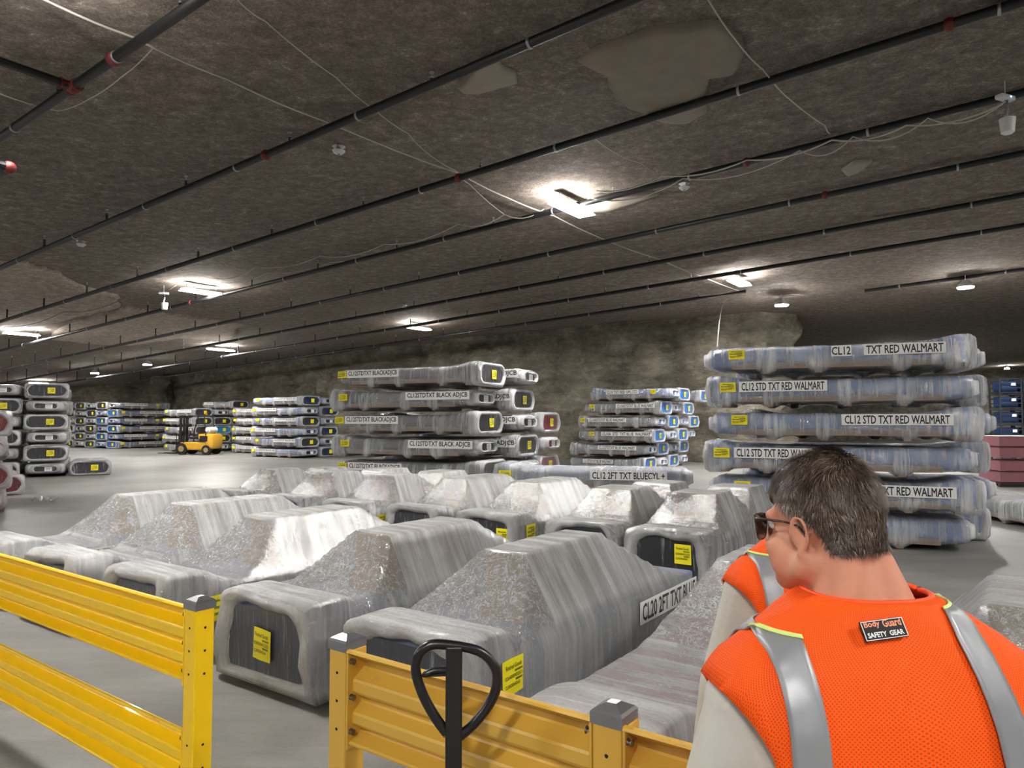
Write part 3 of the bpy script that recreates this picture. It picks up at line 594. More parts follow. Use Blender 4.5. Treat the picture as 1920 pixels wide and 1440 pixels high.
# ---------------------------------------------------------------- low floor units with a humped carton under film
def unit(P, label, group, L=3.15, W=1.05, body='grey', humps=((.85, 1.95, .27, .68, .965),), bh=.53, lid=.665, texts=(), yel=(), endtag=None, lt=.42, boxm=None, seed=0, lf=.55, num='0200000413233', zt=.36, dz=0):
    rz = math.atan2(E.y, E.x)
    root = thing('wrapped_floor_unit', label, 'wrapped unit', (P[0], P[1], 0.002), rz, group)
    def H(u, v):
        h = bh
        if u < .60:
            k = 1 if u < .22 else max(0, 1-(u-.22)/.38); k = k*k*(3-2*k) if u > .22 else 1
            kv = min(1, max(0, (W-v)/.18)); h = bh+(lid-bh)*k*(.55+.45*kv)
        if u > L-.35: h -= .10*((u-L+.35)/.35)**2
        for (u0, u1, v0, v1, zh) in humps:
            du = (u0-u)/lf if u < u0 else (u-u1)/max(.4, min(1.05, L-u1)) if u > u1 else 0
            dv = (v0-v)/v0 if v < v0 else (v-v1)/(W-v1) if v > v1 else 0
            if du < 1 and dv < 1:
                fu = (1-du)**1.45; fv = 1-dv
                g = bh-.03+(zh-bh+.03)*min(fu, fv); h = max(h, g)
        return h
    tops = [0, .006, .022, .05]+[W*k/26 for k in range(2, 25)]+[W-.05, W-.022, W-.006, W]; rd = {0: .05, .006: .028, .022: .01}
    us = [.0, .012, .03]+[.06+.045*k for k in range(int((L-.1)/.045))]+[L-.02, L]
    for (a, b, c, d, e) in humps:
        for x in (a-.01, a+.01, b-.01, b+.01): us.append(x)
    us = sorted(set(round(x, 4) for x in us)); rings = []; th = []
    bm = bmesh.new(); lay = bm.verts.layers.float.new('thick'); rows = []
    def ring(u, k=1.0, du=0.0):
        pts = []; wob = lambda z: .012*noise.noise((u*4+seed, z*3, 1))
        hR, hL = H(u, 0), H(u, W)
        for z in (.02, .08, .18, .30, .42): pts.append((u, -.012*math.sin(z*5)+wob(z)-(.03 if z < .05 else 0), z*(hR-.05)/.47))
        for v in tops:
            e = min(v, W-v); drop = .05 if e < .001 else .028 if e < .01 else .010 if e < .03 else 0
            pts.append((u, v, H(u, v)-drop+.006*noise.noise((u*9+seed, v*3, 0))+.004*noise.noise((u*22, v*6+seed, 2))))
        for z in (.42, .30, .18, .08, .02): pts.append((u, W+.012*math.sin(z*5)+wob(z+3)+(.03 if z < .05 else 0), z*(hL-.05)/.47))
        if k != 1.0: pts = [(u+du, W/2+(y-W/2)*k, .335+(z-.335)*k) for (x, y, z) in pts]
        return [Vector(p) for p in pts]
    seq = [(0, .70, .0, .5), (0, .74, -.03, .75), (0, .80, -.05, .8), (0, .88, -.06, .62), (0, .95, -.04, .5)]
    for u, k, du, t in seq:
        q_ = ring(u, k, du)
        for i_, p_ in enumerate(q_):
            m_ = .85 if k < .9 else .6; rr_ = (abs(p_.y-W/2)/(W/2*k))**4*(abs(p_.z-.3)/(.32*k))**4*.06; p_.y += (W/2-p_.y)*min(.14, rr_)+.08*m_*noise.noise((p_.y*2.4+seed, p_.z*3, .3)); p_.z += (.3-p_.z)*min(.18, rr_)+.06*m_*noise.noise((p_.y*2.6, p_.z*2.4+seed, 4)); p_.x += .045*noise.noise((p_.y*7, p_.z*7, seed))
        rows.append((q_, t))
    for u in us: rows.append((ring(u), None))
    rows.append((ring(L, .93, .03), .8)); rows.append((ring(L, .6, .035), .7)); rows.append((ring(L, .1, .035), .6))
    prev = None
    for pts, t in rows:
        vs = []
        for q in pts:
            v = bm.verts.new(q)
            if t is not None: v[lay] = t
            else:
                z = q.z; front = any(a-lf < q.x < a-.01 for a, *_ in humps) and z > bh+.03
                v[lay] = .19 if front else .80 if z > bh+.02 and .02 < q.y < W-.02 else .46 if z > .5 else .40
            vs.append(v)
        if prev:
            n = len(vs)
            for k in range(n): bm.faces.new((prev[k], prev[(k+1) % n], vs[(k+1) % n], vs[k]))
        prev = vs
    tag(obj('stretch_wrap', bm, FILM2, root, True), 'crinkled clear stretch film')
    bm = bmesh.new(); box(bm, (L/2+.02, W/2, (bh-.03)/2+.02), (L-.06, W-.05, bh-.06), bev=.02)
    box(bm, (.14, W/2, lid-.09), (.2, W*.8, .12), bev=.015); obj('body', bm, BODY[body], root)
    for (u0, u1, v0, v1, zh) in humps:
        bm = bmesh.new(); c = ((u0+u1)/2, (v0+v1)/2, (bh+zh)/2-.015); box(bm, c, (u1-u0-.04, v1-v0-.03, zh-bh-.01), bev=.008)
        box(bm, (u0+.0, (v0+v1)/2-.02, bh+.06), (.14, (v1-v0)*.9, .13), bev=.006)
        tag(obj('carton', bm, boxm or CARD, root), 'brown carton under the film')
    bm = bmesh.new(); a = [bm.verts.new((-.004+.0*p.y, W/2+p.y, .335+p.z)) for p in rrect(0, W*.385, -.235, .215, .08)]; bm.faces.new(a); tag(obj('end_panel', bm, PANEL[body], root), 'dark end panel inside the film mouth')
    if endtag:
        v, z, rt, near = endtag; M = Matrix.Translation((-.022, v, z)) @ Matrix.Rotation(-PI/2, 4, 'Z') @ Matrix.Rotation(PI/2, 4, 'X') @ Matrix.Rotation(rt, 4, 'Z')
        tag(yellow(root, M, .19, .21, True, near, num), 'yellow paper tag on the end')
    S = lambda u, z, rt=0: Matrix.Translation((u, -.026, z)) @ Matrix.Rotation(PI/2, 4, 'X') @ Matrix.Rotation(rt, 4, 'Z')
    for (tx, a, b) in texts: strip(root, S((a+b)/2, zt), tx, b-a, .17)
    for (u, z, near) in yel: tag(yellow(root, S(u, z, .03), .2, .2, True, near, num), 'yellow paper tag on the side')
    return root
G1 = 'front row of wrapped floor units'; G2 = 'back row of wrapped floor units'
unit((-4.9, 7.0), 'grey filmed floor unit at far left end of the front row', G1, humps=((1.3, 2.4, .27, .7, .98),), texts=[('CL20 2FT TXT BLUE', .45, 1.6)], yel=[(.25, .42, False)], seed=1, zt=.41)
unit((-3.75, 6.2), 'grey filmed floor unit second from left in the front row, rising above the yellow rail', G1, humps=((1.2, 2.3, .27, .7, .98),), seed=2)
unit((-2.58, 5.45), 'grey filmed floor unit directly behind the capped post of the left barrier', G1, humps=((1.1, 2.1, .25, .68, .97),), texts=[('CL20 STD TXT BLUE', .62, 1.75)], yel=[(.4, .36, True)], seed=3, zt=.37)
unit((-1.27, 4.64), 'grey filmed floor unit with dark end and yellow tag showing between the two yellow barriers', G1, humps=((.9, 1.95, .25, .66, .965),), yel=[(.56, .38, True)], endtag=(.52, .32, -.06, True), seed=4)
unit((-.19, 3.88), 'grey filmed floor unit behind the black hand truck handle, lettered CL20 at far end', G1, humps=((.85, 1.92, .28, .62, .97),), texts=[('CL20 2FT TXT BLUE', 1.95, 3.08)], yel=[(.30, .40, True)], seed=5, num='0264000450501', zt=.385)
unit((.60, 2.92), 'narrow filmed unit with reddish brown contents between barrier and the two men', G1, L=3.5, W=.72, body='maroon', humps=((2.2, 2.95, .14, .56, .88),), bh=.50, lid=.60, lf=1.15, seed=6)
unit((2.2, 2.16), 'clear filmed floor unit at the right edge, beyond the man in front', G1, L=3.5, humps=((2.1, 3.1, .2, .75, .76),), bh=.45, lid=.55, seed=7)
d2 = ((.72, 1.25, .18, .74, .99), (1.85, 2.4, .15, .7, .98)); d1 = ((.9, 1.95, .25, .72, .985),)
unit((2.1, 7.6), 'filmed floor unit with black end and yellow tag, right end of the back row', G2, L=3.0, W=1.0, body='black', humps=d2, endtag=(.30, .40, 0, True), texts=[('CL12 2FT', 2.0, 2.9)], seed=8)
unit((1.22, 8.2), 'filmed floor unit with two humps, second from right in the back row', G2, L=2.9, W=1.0, body='black', humps=d2, seed=9)
unit((.05, 9.06), 'filmed floor unit with one hump, third from right in the back row', G2, L=3.0, W=1.0, body='black', humps=d1, yel=[(.3, .40, False)], endtag=(.2, .36, 0, False), seed=10)
unit((-1.0, 9.7), 'filmed floor unit with one hump showing yellow straps, fourth from right in the back row', G2, L=3.0, W=1.0, body='black', humps=d1, seed=11)
unit((-2.1, 10.35), 'filmed floor unit with two brown humps joined by a film saddle, back row', G2, L=3.0, W=1.0, body='black', humps=d2, yel=[(.3, .36, False)], seed=12)
unit((-3.2, 11.05), 'filmed floor unit second from left in the back row', G2, L=3.0, W=1.0, body='navy', humps=d2, seed=13)
unit((-4.5, 12.0), 'filmed floor unit with dark carton, left end of the back row', G2, L=3.0, W=1.0, body='black', humps=((.8, 1.3, .25, .7, .97), (1.9, 2.4, .2, .7, .93)), seed=14)

# ---------------------------------------------------------------- yellow barriers
def paint(name, col, wear):
    t = NT(name); v = t.coord(rnd=True); a = t.noise(v, 3, 6, .7); b = t.noise(t.coord((1, 8, 8)), 2, 5, .7)
    c = t.mixc(t.ramp(a, [(.60, (0, 0, 0)), (.72, (wear, wear, wear))]), col, srgb(168, 140, 84)); c = t.mixc(t.ramp(b, [(.66, (0, 0, 0)), (.74, (wear, wear, wear))]), c, srgb(92, 66, 30))
    t.pbr(c, .38, 0, None, .5, .2); return t.m
YP = paint('yellow_barrier_paint', srgb(252, 206, 8), .25); YW = paint('worn_yellow_barrier_paint', srgb(212, 168, 66), .8)
CAPM = simple('grey_steel_cap', srgb(150, 152, 156), .32, .75, .3, 20)
HOLE = simple('dark_hole', srgb(18, 16, 12), .9)
BOLT = simple('bolt_steel', srgb(120, 112, 100), .4, .8)
PROF = [(.052, .311), (.062, .309), (.066, .302), (.060, .297), (-.006, .262), (-.010, .256), (-.010, .240), (-.006, .234), (.036, .208), (.040, .200), (.040, .168), (.036, .160), (.003, .140), (0, .134), (0, .126), (.003, .120), (.036, .098), (.040, .090), (.040, .062), (.036, .054), (.003, .036), (0, .030), (.004, .024), (.050, .004), (.055, -.002), (.053, -.008)]
def rail_mesh(L, m):
    """ribbed steel rail along local x from 0 to L; ribs stand out toward -y"""
    bm = bmesh.new(); R = []
    for x in (0, L):
        R.append(([bm.verts.new((x, -a+.02, z)) for a, z in PROF], [bm.verts.new((x, -a+.025, z-.001)) for a, z in PROF]))
    (F0, B0), (F1, B1) = R
    for k in range(len(PROF)-1):
        bm.faces.new((F0[k], F0[k+1], F1[k+1], F1[k])); bm.faces.new((B0[k+1], B0[k], B1[k], B1[k+1]))
    for F, B in R:
        for k in range(len(PROF)-1): bm.faces.new((F[k], B[k], B[k+1], F[k+1]))
    for k in (0, len(PROF)-1): bm.faces.new((F0[k], F1[k], B1[k], B0[k]))
    return to_mesh(bm, 'rail', m)
def barrier(P0, label, m, posts, rails, pm=None):
    a = math.atan2(-D.y, -D.x)     # local +x runs to the right along the line, -y faces the camera
    root = thing('safety_barrier', label, 'barrier', (P0[0], P0[1], 0), a, 'yellow safety barriers')
    for x in posts:
        bm = bmesh.new(); box(bm, (0, 0, .535), (.086, .086, 1.05), bev=.006); box(bm, (0, 0, .008), (.2, .2, .016)); p = obj('post', bm, pm or m, root, loc=(x, 0, 0))
        bm = bmesh.new(); q = .047; rg = [[(s*q*k, t*q*k, z) for s, t in ((1, 1), (-1, 1), (-1, -1), (1, -1))] for k, z in ((1, 1.055), (1, 1.085), (.86, 1.092), (.3, 1.106))]
        loft(bm, [[Vector(v) for v in r] for r in rg]); tag(obj('post_cap', bm, CAPM, p), 'grey steel cap')
        for z in (.98, .885, .79, .50, .405, .31):
            bm = bmesh.new(); cyl(bm, (0, -.0425, z), .0055, .004, 'y', 10); cyl(bm, (  .0425 if x >= -.01 else -.0425, 0, z), .0055, .004, 'x', 10); obj('bolt_hole', bm, HOLE, p)
    for (x0, x1) in rails:
        for z in (.755, .24):
            r = link('rail', rail_mesh(x1-x0, m), root, (x0, 0, z))
            for s, x in ((1, x0+.004), (-1, x1-.004)):
                bm = bmesh.new(); box(bm, (x, 0, z+.14), (.008, .086, .33), bev=.003); obj('mounting_plate', bm, m, root)
                for zz in (.27, .15, .035):
                    bm = bmesh.new(); cyl(bm, (x+s*.012, -.028, z+zz), .011, .014, 'x', 8); obj('bolt', bm, BOLT, root)
    return root
BL = Vector((-1.325, 3.06)); BR = Vector((-.578, 2.535))
barrier(BL, 'clean bright yellow two-rail safety barrier at lower left', YP, [0, -3.05], [(-3.005, -.045), (-5.5, -3.1)])
barrier(BR, 'worn scuffed yellow safety barrier with two capped posts behind the hand truck handle', YW, [0, 1.045, 2.6], [(.045, 1.0), (1.09, 2.55)])

# ---------------------------------------------------------------- pallet truck
BLK = simple('black_powder_coat', srgb(20, 20, 22), .32, 0, .2, 30, spec=.6); RUB = simple('black_rubber', srgb(24, 24, 24), .7)
pt = thing('pallet_truck', 'black hand pallet truck standing in front of the worn yellow barrier, loop handle up', 'pallet truck', (-.155, 1.93, 0), .10)
def catmull(P, n=8, closed=False):
    P = [Vector(p) for p in P]; out = []; m = len(P)
    for i in range(m if closed else m-1):
        p0, p1, p2, p3 = (P[(i-1) % m] if closed or i else P[0]), P[i], P[(i+1) % m], (P[(i+2) % m] if closed or i+2 < m else P[-1])
        for k in range(n):
            t = k/n; out.append(.5*((2*p1)+(p2-p0)*t+(2*p0-5*p1+4*p2-p3)*t*t+(3*p1-p0-3*p2+p3)*t**3))
    if not closed: out.append(P[-1])
    return out
LP = [(-.018, 0, 1.02), (-.055, 0, 1.068), (-.088, 0, 1.125), (-.108, 0, 1.185), (-.100, 0, 1.228), (-.068, 0, 1.252), (-.02, 0, 1.252), (.05, 0, 1.240), (.095, 0, 1.218), (.122, 0, 1.18), (.122, 0, 1.135), (.10, 0, 1.09), (.06, 0, 1.045), (.018, 0, 1.012)]
bm = bmesh.new(); tube(bm, catmull([(x*.93, y, z) for x, y, z in LP]), .0135, 14); obj('loop_handle', bm, BLK, pt, True, 50)
bm = bmesh.new(); box(bm, (0, 0, .76), (.044, .034, .98), bev=.004); obj('drawbar', bm, BLK, pt)
bm = bmesh.new(); b0 = [(-.02, 0, 1.185), (-.05, -.002, 1.186), (-.075, -.004, 1.178), (-.085, -.004, 1.172)]; tube(bm, catmull(b0), [.010]*16+[.009, .008, .007, .006, .005, .004, .003, .002, .001], 8); box(bm, (-.045, -.002, 1.176), (.05, .012, .008)); obj('release_lever', bm, BLK, pt, True, 50)
bm = bmesh.new(); cyl(bm, (0, 0, .27), .05, .12); cyl(bm, (0, 0, .36), .035, .2); box(bm, (0, -.10, .2), (.22, .2, .1), bev=.01); box(bm, (0, -.24, .22), (.5, .12, .34), bev=.015); obj('pump_body', bm, BLK, pt)
for s in (-1, 1):
    bm = bmesh.new(); box(bm, (.19*s, -.85, .13), (.16, 1.2, .055), bev=.015); f = obj('fork', bm, BLK, pt)
    bm = bmesh.new(); cyl(bm, (.19*s, -1.32, .04), .04, .08, 'x', 18); obj('load_roller', bm, RUB, f, True, 40)
    bm = bmesh.new(); cyl(bm, (.055*s, 0, .09), .09, .045, 'x', 24); obj('steer_wheel', bm, RUB, pt, True, 40)
bm = bmesh.new(); cyl(bm, (0, 0, .09), .02, .16, 'x'); box(bm, (0, 0, .17), (.05, .06, .12)); obj('axle', bm, BLK, pt)

# ---------------------------------------------------------------- forklift
FY = simple('forklift_yellow_paint', srgb(206, 158, 44), .4, 0, .25, 4); FB = simple('forklift_black_paint', srgb(26, 26, 27), .45); TANK = simple('white_gas_tank', srgb(214, 212, 206), .35)
fk = thing('forklift', 'yellow and black forklift with white gas tank parked in front of wrapped stacks', 'forklift', (-17.05, 38.7, 0), 3.02)   # local +x is forward
bm = bmesh.new(); box(bm, (.0, 0, .46), (1.5, 1.0, .42), bev=.06); box(bm, (.45, 0, .36), (.8, 1.06, .16), bev=.03); obj('chassis', bm, FY, fk)
bm = bmesh.new(); box(bm, (-.92, 0, .72), (.5, 1.06, .82), bev=.14); box(bm, (-.62, 0, .98), (.75, .9, .28), bev=.06); obj('counterweight', bm, FY, fk, True, 35)
for s in (-1, 1):
    bm = bmesh.new(); box(bm, (-.62, .5*s, .86), (.46, .08, .3), bev=.03); obj('cooling_vent', bm, FB, fk)
bm = bmesh.new(); box(bm, (.1, 0, .9), (.5, .6, .14), bev=.04); box(bm, (-.18, 0, 1.2), (.14, .55, .55), Euler((0, -.15, 0)), bev=.05); obj('seat', bm, FB, fk)
bm = bmesh.new()
for s in (-1, 1):
    tube(bm, [(.55, .46*s, .6), (.50, .46*s, 1.3), (.28, .44*s, 2.08)], .035, 8); tube(bm, [(-.72, .46*s, 1.0), (-.58, .45*s, 2.08)], .035, 8); tube(bm, [(.28, .44*s, 2.08), (-.58, .45*s, 2.08)], .035, 8)
for k in range(7): box(bm, (-.56+.135*k, 0, 2.09), (.03, .9, .035))
obj('overhead_guard', bm, FB, fk)
bm = bmesh.new()
for s in (-1, 1):
    box(bm, (.84, .3*s, 1.08), (.11, .08, 2.0)); box(bm, (.93, .2*s, 1.05), (.07, .06, 1.9))
for z in (.35, 1.2, 2.03): box(bm, (.86, 0, z), (.08, .62, .08))
tube(bm, [(.86, 0, .2), (.86, 0, 1.9)], .045, 10); obj('mast', bm, FB, fk)
bm = bmesh.new()
for z in (.25, .62): box(bm, (1.0, 0, z), (.05, .95, .09))
for y in (-.4, -.13, .13, .4): box(bm, (1.02, y, .62), (.03, .03, .8))
obj('carriage', bm, FB, fk)
for s in (-1, 1):
    bm = bmesh.new(); box(bm, (1.05, .28*s, .36), (.05, .11, .6)); box(bm, (1.58, .28*s, .07), (1.1, .11, .04)); obj('fork', bm, FB, fk)
    for x, r, wd in ((.62, .32, .24), (-.78, .26, .2)):
        bm = bmesh.new(); cyl(bm, (x, .46*s, r), r, wd, 'y', 28); cyl(bm, (x, .46*s, r), r*.55, wd+.02, 'y', 20); wv = obj('wheel', bm, RUB, fk, True, 40)
        bm = bmesh.new(); cyl(bm, (x, .475*s, r), r*.5, wd+.01, 'y', 20); tag(obj('hub', bm, simple('pale_wheel_hub', srgb(150, 130, 92), .6), wv), 'pale dusty hub')
bm = bmesh.new(); tube(bm, [(-.75, -.42, 1.32), (-.75, -.38, 1.32), (-.75, .38, 1.32), (-.75, .42, 1.32)], [.10, .16, .16, .10], 20); cyl(bm, (-.75, .45, 1.32), .09, .06, 'y'); tag(obj('gas_tank', bm, TANK, fk, True, 40), 'white gas tank')
bm = bmesh.new(); tube(bm, [(.62, 0, .7), (.42, 0, 1.25)], .03, 8); r = [(.40+.16*math.cos(a)*.4, .17*math.sin(a), 1.27+.16*math.cos(a)) for a in [2*PI*k/20 for k in range(21)]]; tube(bm, r, .014, 6, False); obj('steering_wheel', bm, FB, fk, True)
bm = bmesh.new(); cyl(bm, (-.5, .1, 2.2), .06, .12); tag(obj('beacon', bm, simple('orange_beacon', srgb(220, 120, 30), .3), fk), 'orange beacon')

# ---------------------------------------------------------------- far right: crates and board bundles
CR = simple('dark_steel_crate', srgb(36, 42, 52), .5, 0, .3, 4); CB = simple('dark_blue_cover', srgb(34, 60, 110), .5)
for c in range(5):
    for l in range(6):
        p = (18.2+.80*c, 26.2-.12*c, .004+l*.565); r = thing('steel_crate', 'dark crate of blue goods, %s of the %s crate stack at right edge' % (ORD[5-l], ['leftmost', 'second', 'third', 'fourth', 'rightmost'][c]), 'crate', p, -.15, 'dark crates at the right edge')
        if c == 0 and l == 0:
            bm = bmesh.new()
            for sx in (-1, 1):
                for sy in (-1, 1): box(bm, (.36*sx, .36*sy, .275), (.05, .05, .55))
            for z in (.03, .2, .37, .535):
                for s in (-1, 1): box(bm, (0, .36*s, z), (.76, .03, .035)); box(bm, (.36*s, 0, z), (.03, .76, .035))
            box(bm, (0, 0, .05), (.7, .7, .02)); CM1 = to_mesh(bm, 'frame', CR)
            bm = bmesh.new(); box(bm, (0, 0, .26), (.58, .6, .38), bev=.05); CM2 = to_mesh(bm, 'goods', CB)
            bm = bmesh.new(); box(bm, (.1, -.36, .33), (.14, .04, .1)); CM3 = to_mesh(bm, 'paper_label', WHT)
        link('frame', CM1, r); link('goods', CM2, r); link('paper_label', CM3, r)
PINK = simple('dusty_pink_board', srgb(136, 84, 94), .7, 0, .35, 5)
for c in range(2):
    for l in range(4):
        z = .13+l*.31+(.06 if l > 1 else 0); p = (14.35+1.75*c, 20.2-.2*c, z)
        r = thing('board_bundle', 'pink board bundle with cardboard strip, %s of %s pile at right edge' % (['bottom', 'third from top', 'second from top', 'top'][l], ['left', 'right'][c]), 'board bundle', p, -.1, 'pink board bundles')
        bm = bmesh.new(); box(bm, (0, 0, .14), (1.6, 1.1, .27), bev=.012); obj('boards', bm, PINK, r)
        bm = bmesh.new(); box(bm, (.62, -.555, .14), (.12, .012, .29)); box(bm, (.78, -.5, .14), (.05, .12, .29)); obj('corner_strip', bm, CARD, r)
        bm = bmesh.new(); box(bm, (0, 0, .287), (1.62, 1.12, .012)); obj('film_cover', bm, WHT if l == 3 else PINK, r)
    if True:
        r = thing('dunnage_pallet', 'dark low pallet under the %s pile of pink boards' % ['left', 'right'][c], 'pallet', (14.35+1.75*c, 20.2-.2*c, 0.002), -.1, 'pallets under pink boards'); bm = bmesh.new()
        for y in (-.45, 0, .45): box(bm, (0, y, .04), (1.6, .1, .08))
        box(bm, (0, 0, .1), (1.6, 1.1, .03)); obj('deck', bm, simple('dark_wood', srgb(52, 44, 38), .8), r)
bm = bmesh.new()
for k in range(5):
    tube(bm, [(-10.95+.13*k, 16.3+.1*math.sin(k), .02), (-10.9+.13*k, 16.35, .05+.02*(k % 2)), (-10.85+.13*k, 16.25, .015)], [.03, .05, .02], 7)
tag(obj('film_scrap', bm, FILM, None, True), 'crumpled scrap of clear film on the floor at left, below the red packs', 'film scrap')
# ---------------------------------------------------------------- people
def skin_mat(name, col):
    t = NT(name); v = t.coord(); n = t.noise(v, 14, 4, .6); f = t.noise(v, 160, 2)
    fold = t.noise(t.coord((5, 5, 55), rot=(.25, .2, 0)), 1.0, 3, .5, .8)
    c = t.mixc(t.ramp(n, [(.4, (0, 0, 0)), (.7, (.5, .5, .5))]), col, srgb(196, 120, 98))
    p = t.pbr(c, .48, 0, t.bump(f, .12, .002, t.bump(fold, .12, .004)), .4); p.inputs['Subsurface Weight'].default_value = .08; p.inputs['Subsurface Radius'].default_value = (.012, .005, .003); return t.m
SKIN = skin_mat('weathered_skin', srgb(206, 146, 120))
def cloth(name, col, k=.5):
    t = NT(name); v = t.coord(); a = t.noise(t.coord((7, 7, 3)), 1.2, 4, .6, .6); f = t.noise(v, 420, 1)
    t.pbr(col, .85, 0, t.bump(a, k, .03, t.bump(f, .15, .002)), .2); return t.m
SHIRT = cloth('pale_grey_shirt_cloth', srgb(192, 190, 182)); TROU = cloth('dark_denim', srgb(44, 52, 70)); BOOT = simple('brown_boot_leather', srgb(70, 48, 34), .55)
def vest_mat():
    t = NT('orange_mesh_cloth'); v = t.coord(); vo = t.n('ShaderNodeTexVoronoi', feature='F1'); vo.voronoi_dimensions = '2D'; vo.inputs['Scale'].default_value = 165; vo.inputs['Randomness'].default_value = .0
    gu = t.n('ShaderNodeAttribute', attribute_name='gu').outputs['Fac']; gv = t.n('ShaderNodeAttribute', attribute_name='gv').outputs['Fac']; cx = t.n('ShaderNodeCombineXYZ'); t.l(t.math('ADD', gu, gv), cx.inputs[0]); t.l(t.math('SUBTRACT', gu, gv), cx.inputs[1]); t.l(cx.outputs[0], vo.inputs['Vector'])
    hole = t.ramp(vo.outputs['Distance'], [(.20, (1, 1, 1)), (.34, (0, 0, 0))])
    a = t.noise(t.coord((5, 5, 1.6)), 1.4, 4, .55, .7)
    c = t.mixc(t.math('MULTIPLY', hole, .55), srgb(255, 92, 14), srgb(150, 34, 4))
    t.pbr(c, .7, 0, t.bump(a, .55, .04, t.bump(hole, -.25, .002)), .25); return t.m
VEST = vest_mat(); TRIM = simple('orange_binding', srgb(255, 84, 20), .6)
def refl_mat():
    t = NT('silver_reflective_tape'); v = t.coord(); f = t.noise(v, 300, 1); a = t.noise(t.coord((6, 6, 2)), 1.5, 3)
    t.pbr(srgb(150, 152, 156), .42, .35, t.bump(a, .35, .03, t.bump(f, .1, .001)), .5); return t.m
TAPE = refl_mat(); LIME = simple('lime_tape_edge', srgb(206, 226, 130), .5)
def hair_mat():
    t = NT('greying_brown_hair'); at = t.n('ShaderNodeAttribute', attribute_name='shade')
    c = t.ramp(at.outputs['Fac'], [(0, srgb(40, 31, 26)), (.5, srgb(78, 63, 53)), (.8, srgb(126, 110, 98)), (1, srgb(180, 168, 156))]); t.pbr(c, .42, 0, None, .5); return t.m
HAIR = hair_mat(); SCALP = simple('short_hair_base', srgb(48, 38, 32), .8, 0, .5, 90, .6, 220)
LENS = simple('dark_lens', srgb(40, 24, 20), .08, coat=1); FRAME = simple('tortoise_frame', srgb(38, 24, 18), .25, coat=.6)
def cap_(bm, p0, r0, p1, r1, n=14):
    p0, p1 = Vector(p0), Vector(p1); d = p1-p0; L = d.length; P = []; R = []
    for k in range(5): a = PI/2*(1-k/4); P.append(p0-d/L*r0*math.sin(a)); R.append(max(r0*math.cos(a), 1e-4))
    for k in range(5): a = PI/2*k/4; P.append(p1+d/L*r1*math.sin(a)); R.append(max(r1*math.cos(a), 1e-4))
    tube(bm, P, R, n)
def ell(bm, c, r, rot=None):
    q = bmesh.ops.create_icosphere(bm, subdivisions=3, radius=1)
    bmesh.ops.transform(bm, matrix=Matrix.Translation(c) @ (Euler(rot).to_matrix().to_4x4() if rot else Matrix()) @ Matrix.Diagonal((*r, 1)), verts=q['verts'])
def fuse(bm, name, mat, voxel, smooth=6, fac=.5, post=None):
    me = bpy.data.meshes.new(name); bmesh.ops.recalc_face_normals(bm, faces=bm.faces); bm.to_mesh(me); bm.free()
    o = bpy.data.objects.new(name, me); COL.objects.link(o)
    m = o.modifiers.new('r', 'REMESH'); m.mode = 'VOXEL'; m.voxel_size = voxel
    s = o.modifiers.new('s', 'SMOOTH'); s.factor = fac; s.iterations = smooth
    dg = bpy.context.evaluated_depsgraph_get(); r = bpy.data.meshes.new_from_object(o.evaluated_get(dg)); bpy.data.objects.remove(o); bpy.data.meshes.remove(me)
    r.materials.clear(); r.materials.append(mat); r.name = name
    for p in r.polygons: p.use_smooth = True
    if post: post(r)
    return r
# torso section as a function of height: half width, half depth, centre y (front is +y)
TS = [(.80, .165, .105, 0), (.95, .178, .118, .0), (1.08, .182, .124, .006), (1.22, .198, .126, .004), (1.34, .212, .126, -.004), (1.42, .218, .118, -.010), (1.47, .205, .100, -.016), (1.50, .172, .084, -.018), (1.53, .128, .072, -.014), (1.56, .092, .066, -.008), (1.60, .066, .062, 0)]
VS = [(.86, .20, .150, 0), (1.0, .205, .152, .0), (1.15, .222, .154, .0), (1.28, .245, .152, -.004), (1.37, .263, .146, -.010), (1.425, .269, .134, -.016), (1.462, .258, .120, -.020), (1.492, .232, .106, -.022), (1.522, .194, .094, -.020), (1.556, .142, .082, -.015), (1.584, .090, .074, -.010)]
def sect(S, z):
    for a, b in zip(S, S[1:]):
        if a[0] <= z <= b[0]:
            f = (z-a[0])/(b[0]-a[0]); return [a[i]+(b[i]-a[i])*f for i in (1, 2, 3)]
    return list(S[0][1:]) if z < S[0][0] else list(S[-1][1:])
def sring(S, z, n=48, e=2.4, g=0.0):
    hw, hd, cy = sect(S, z); out = []
    for k in range(n):
        a = 2*PI*k/n; c, s = math.cos(a), math.sin(a)
        out.append(Vector(((hw+g)*math.copysign(abs(c)**(2/e), c), cy+(hd+g)*math.copysign(abs(s)**(2/e), s), z)))
    return out
def surf_y(S, x, z, back=True, g=0.0, e=2.4):
    hw, hd, cy = sect(S, z); q = min(1, abs(x)/(hw+g)); y = (hd+g)*(1-q**e)**(1/e)
    return cy-y if back else cy+y
ARM = {s: [(.190*s, -.010, 1.42), (.272*s, -.015, 1.17), (.285*s, .07, .935)] for s in (-1, 1)}
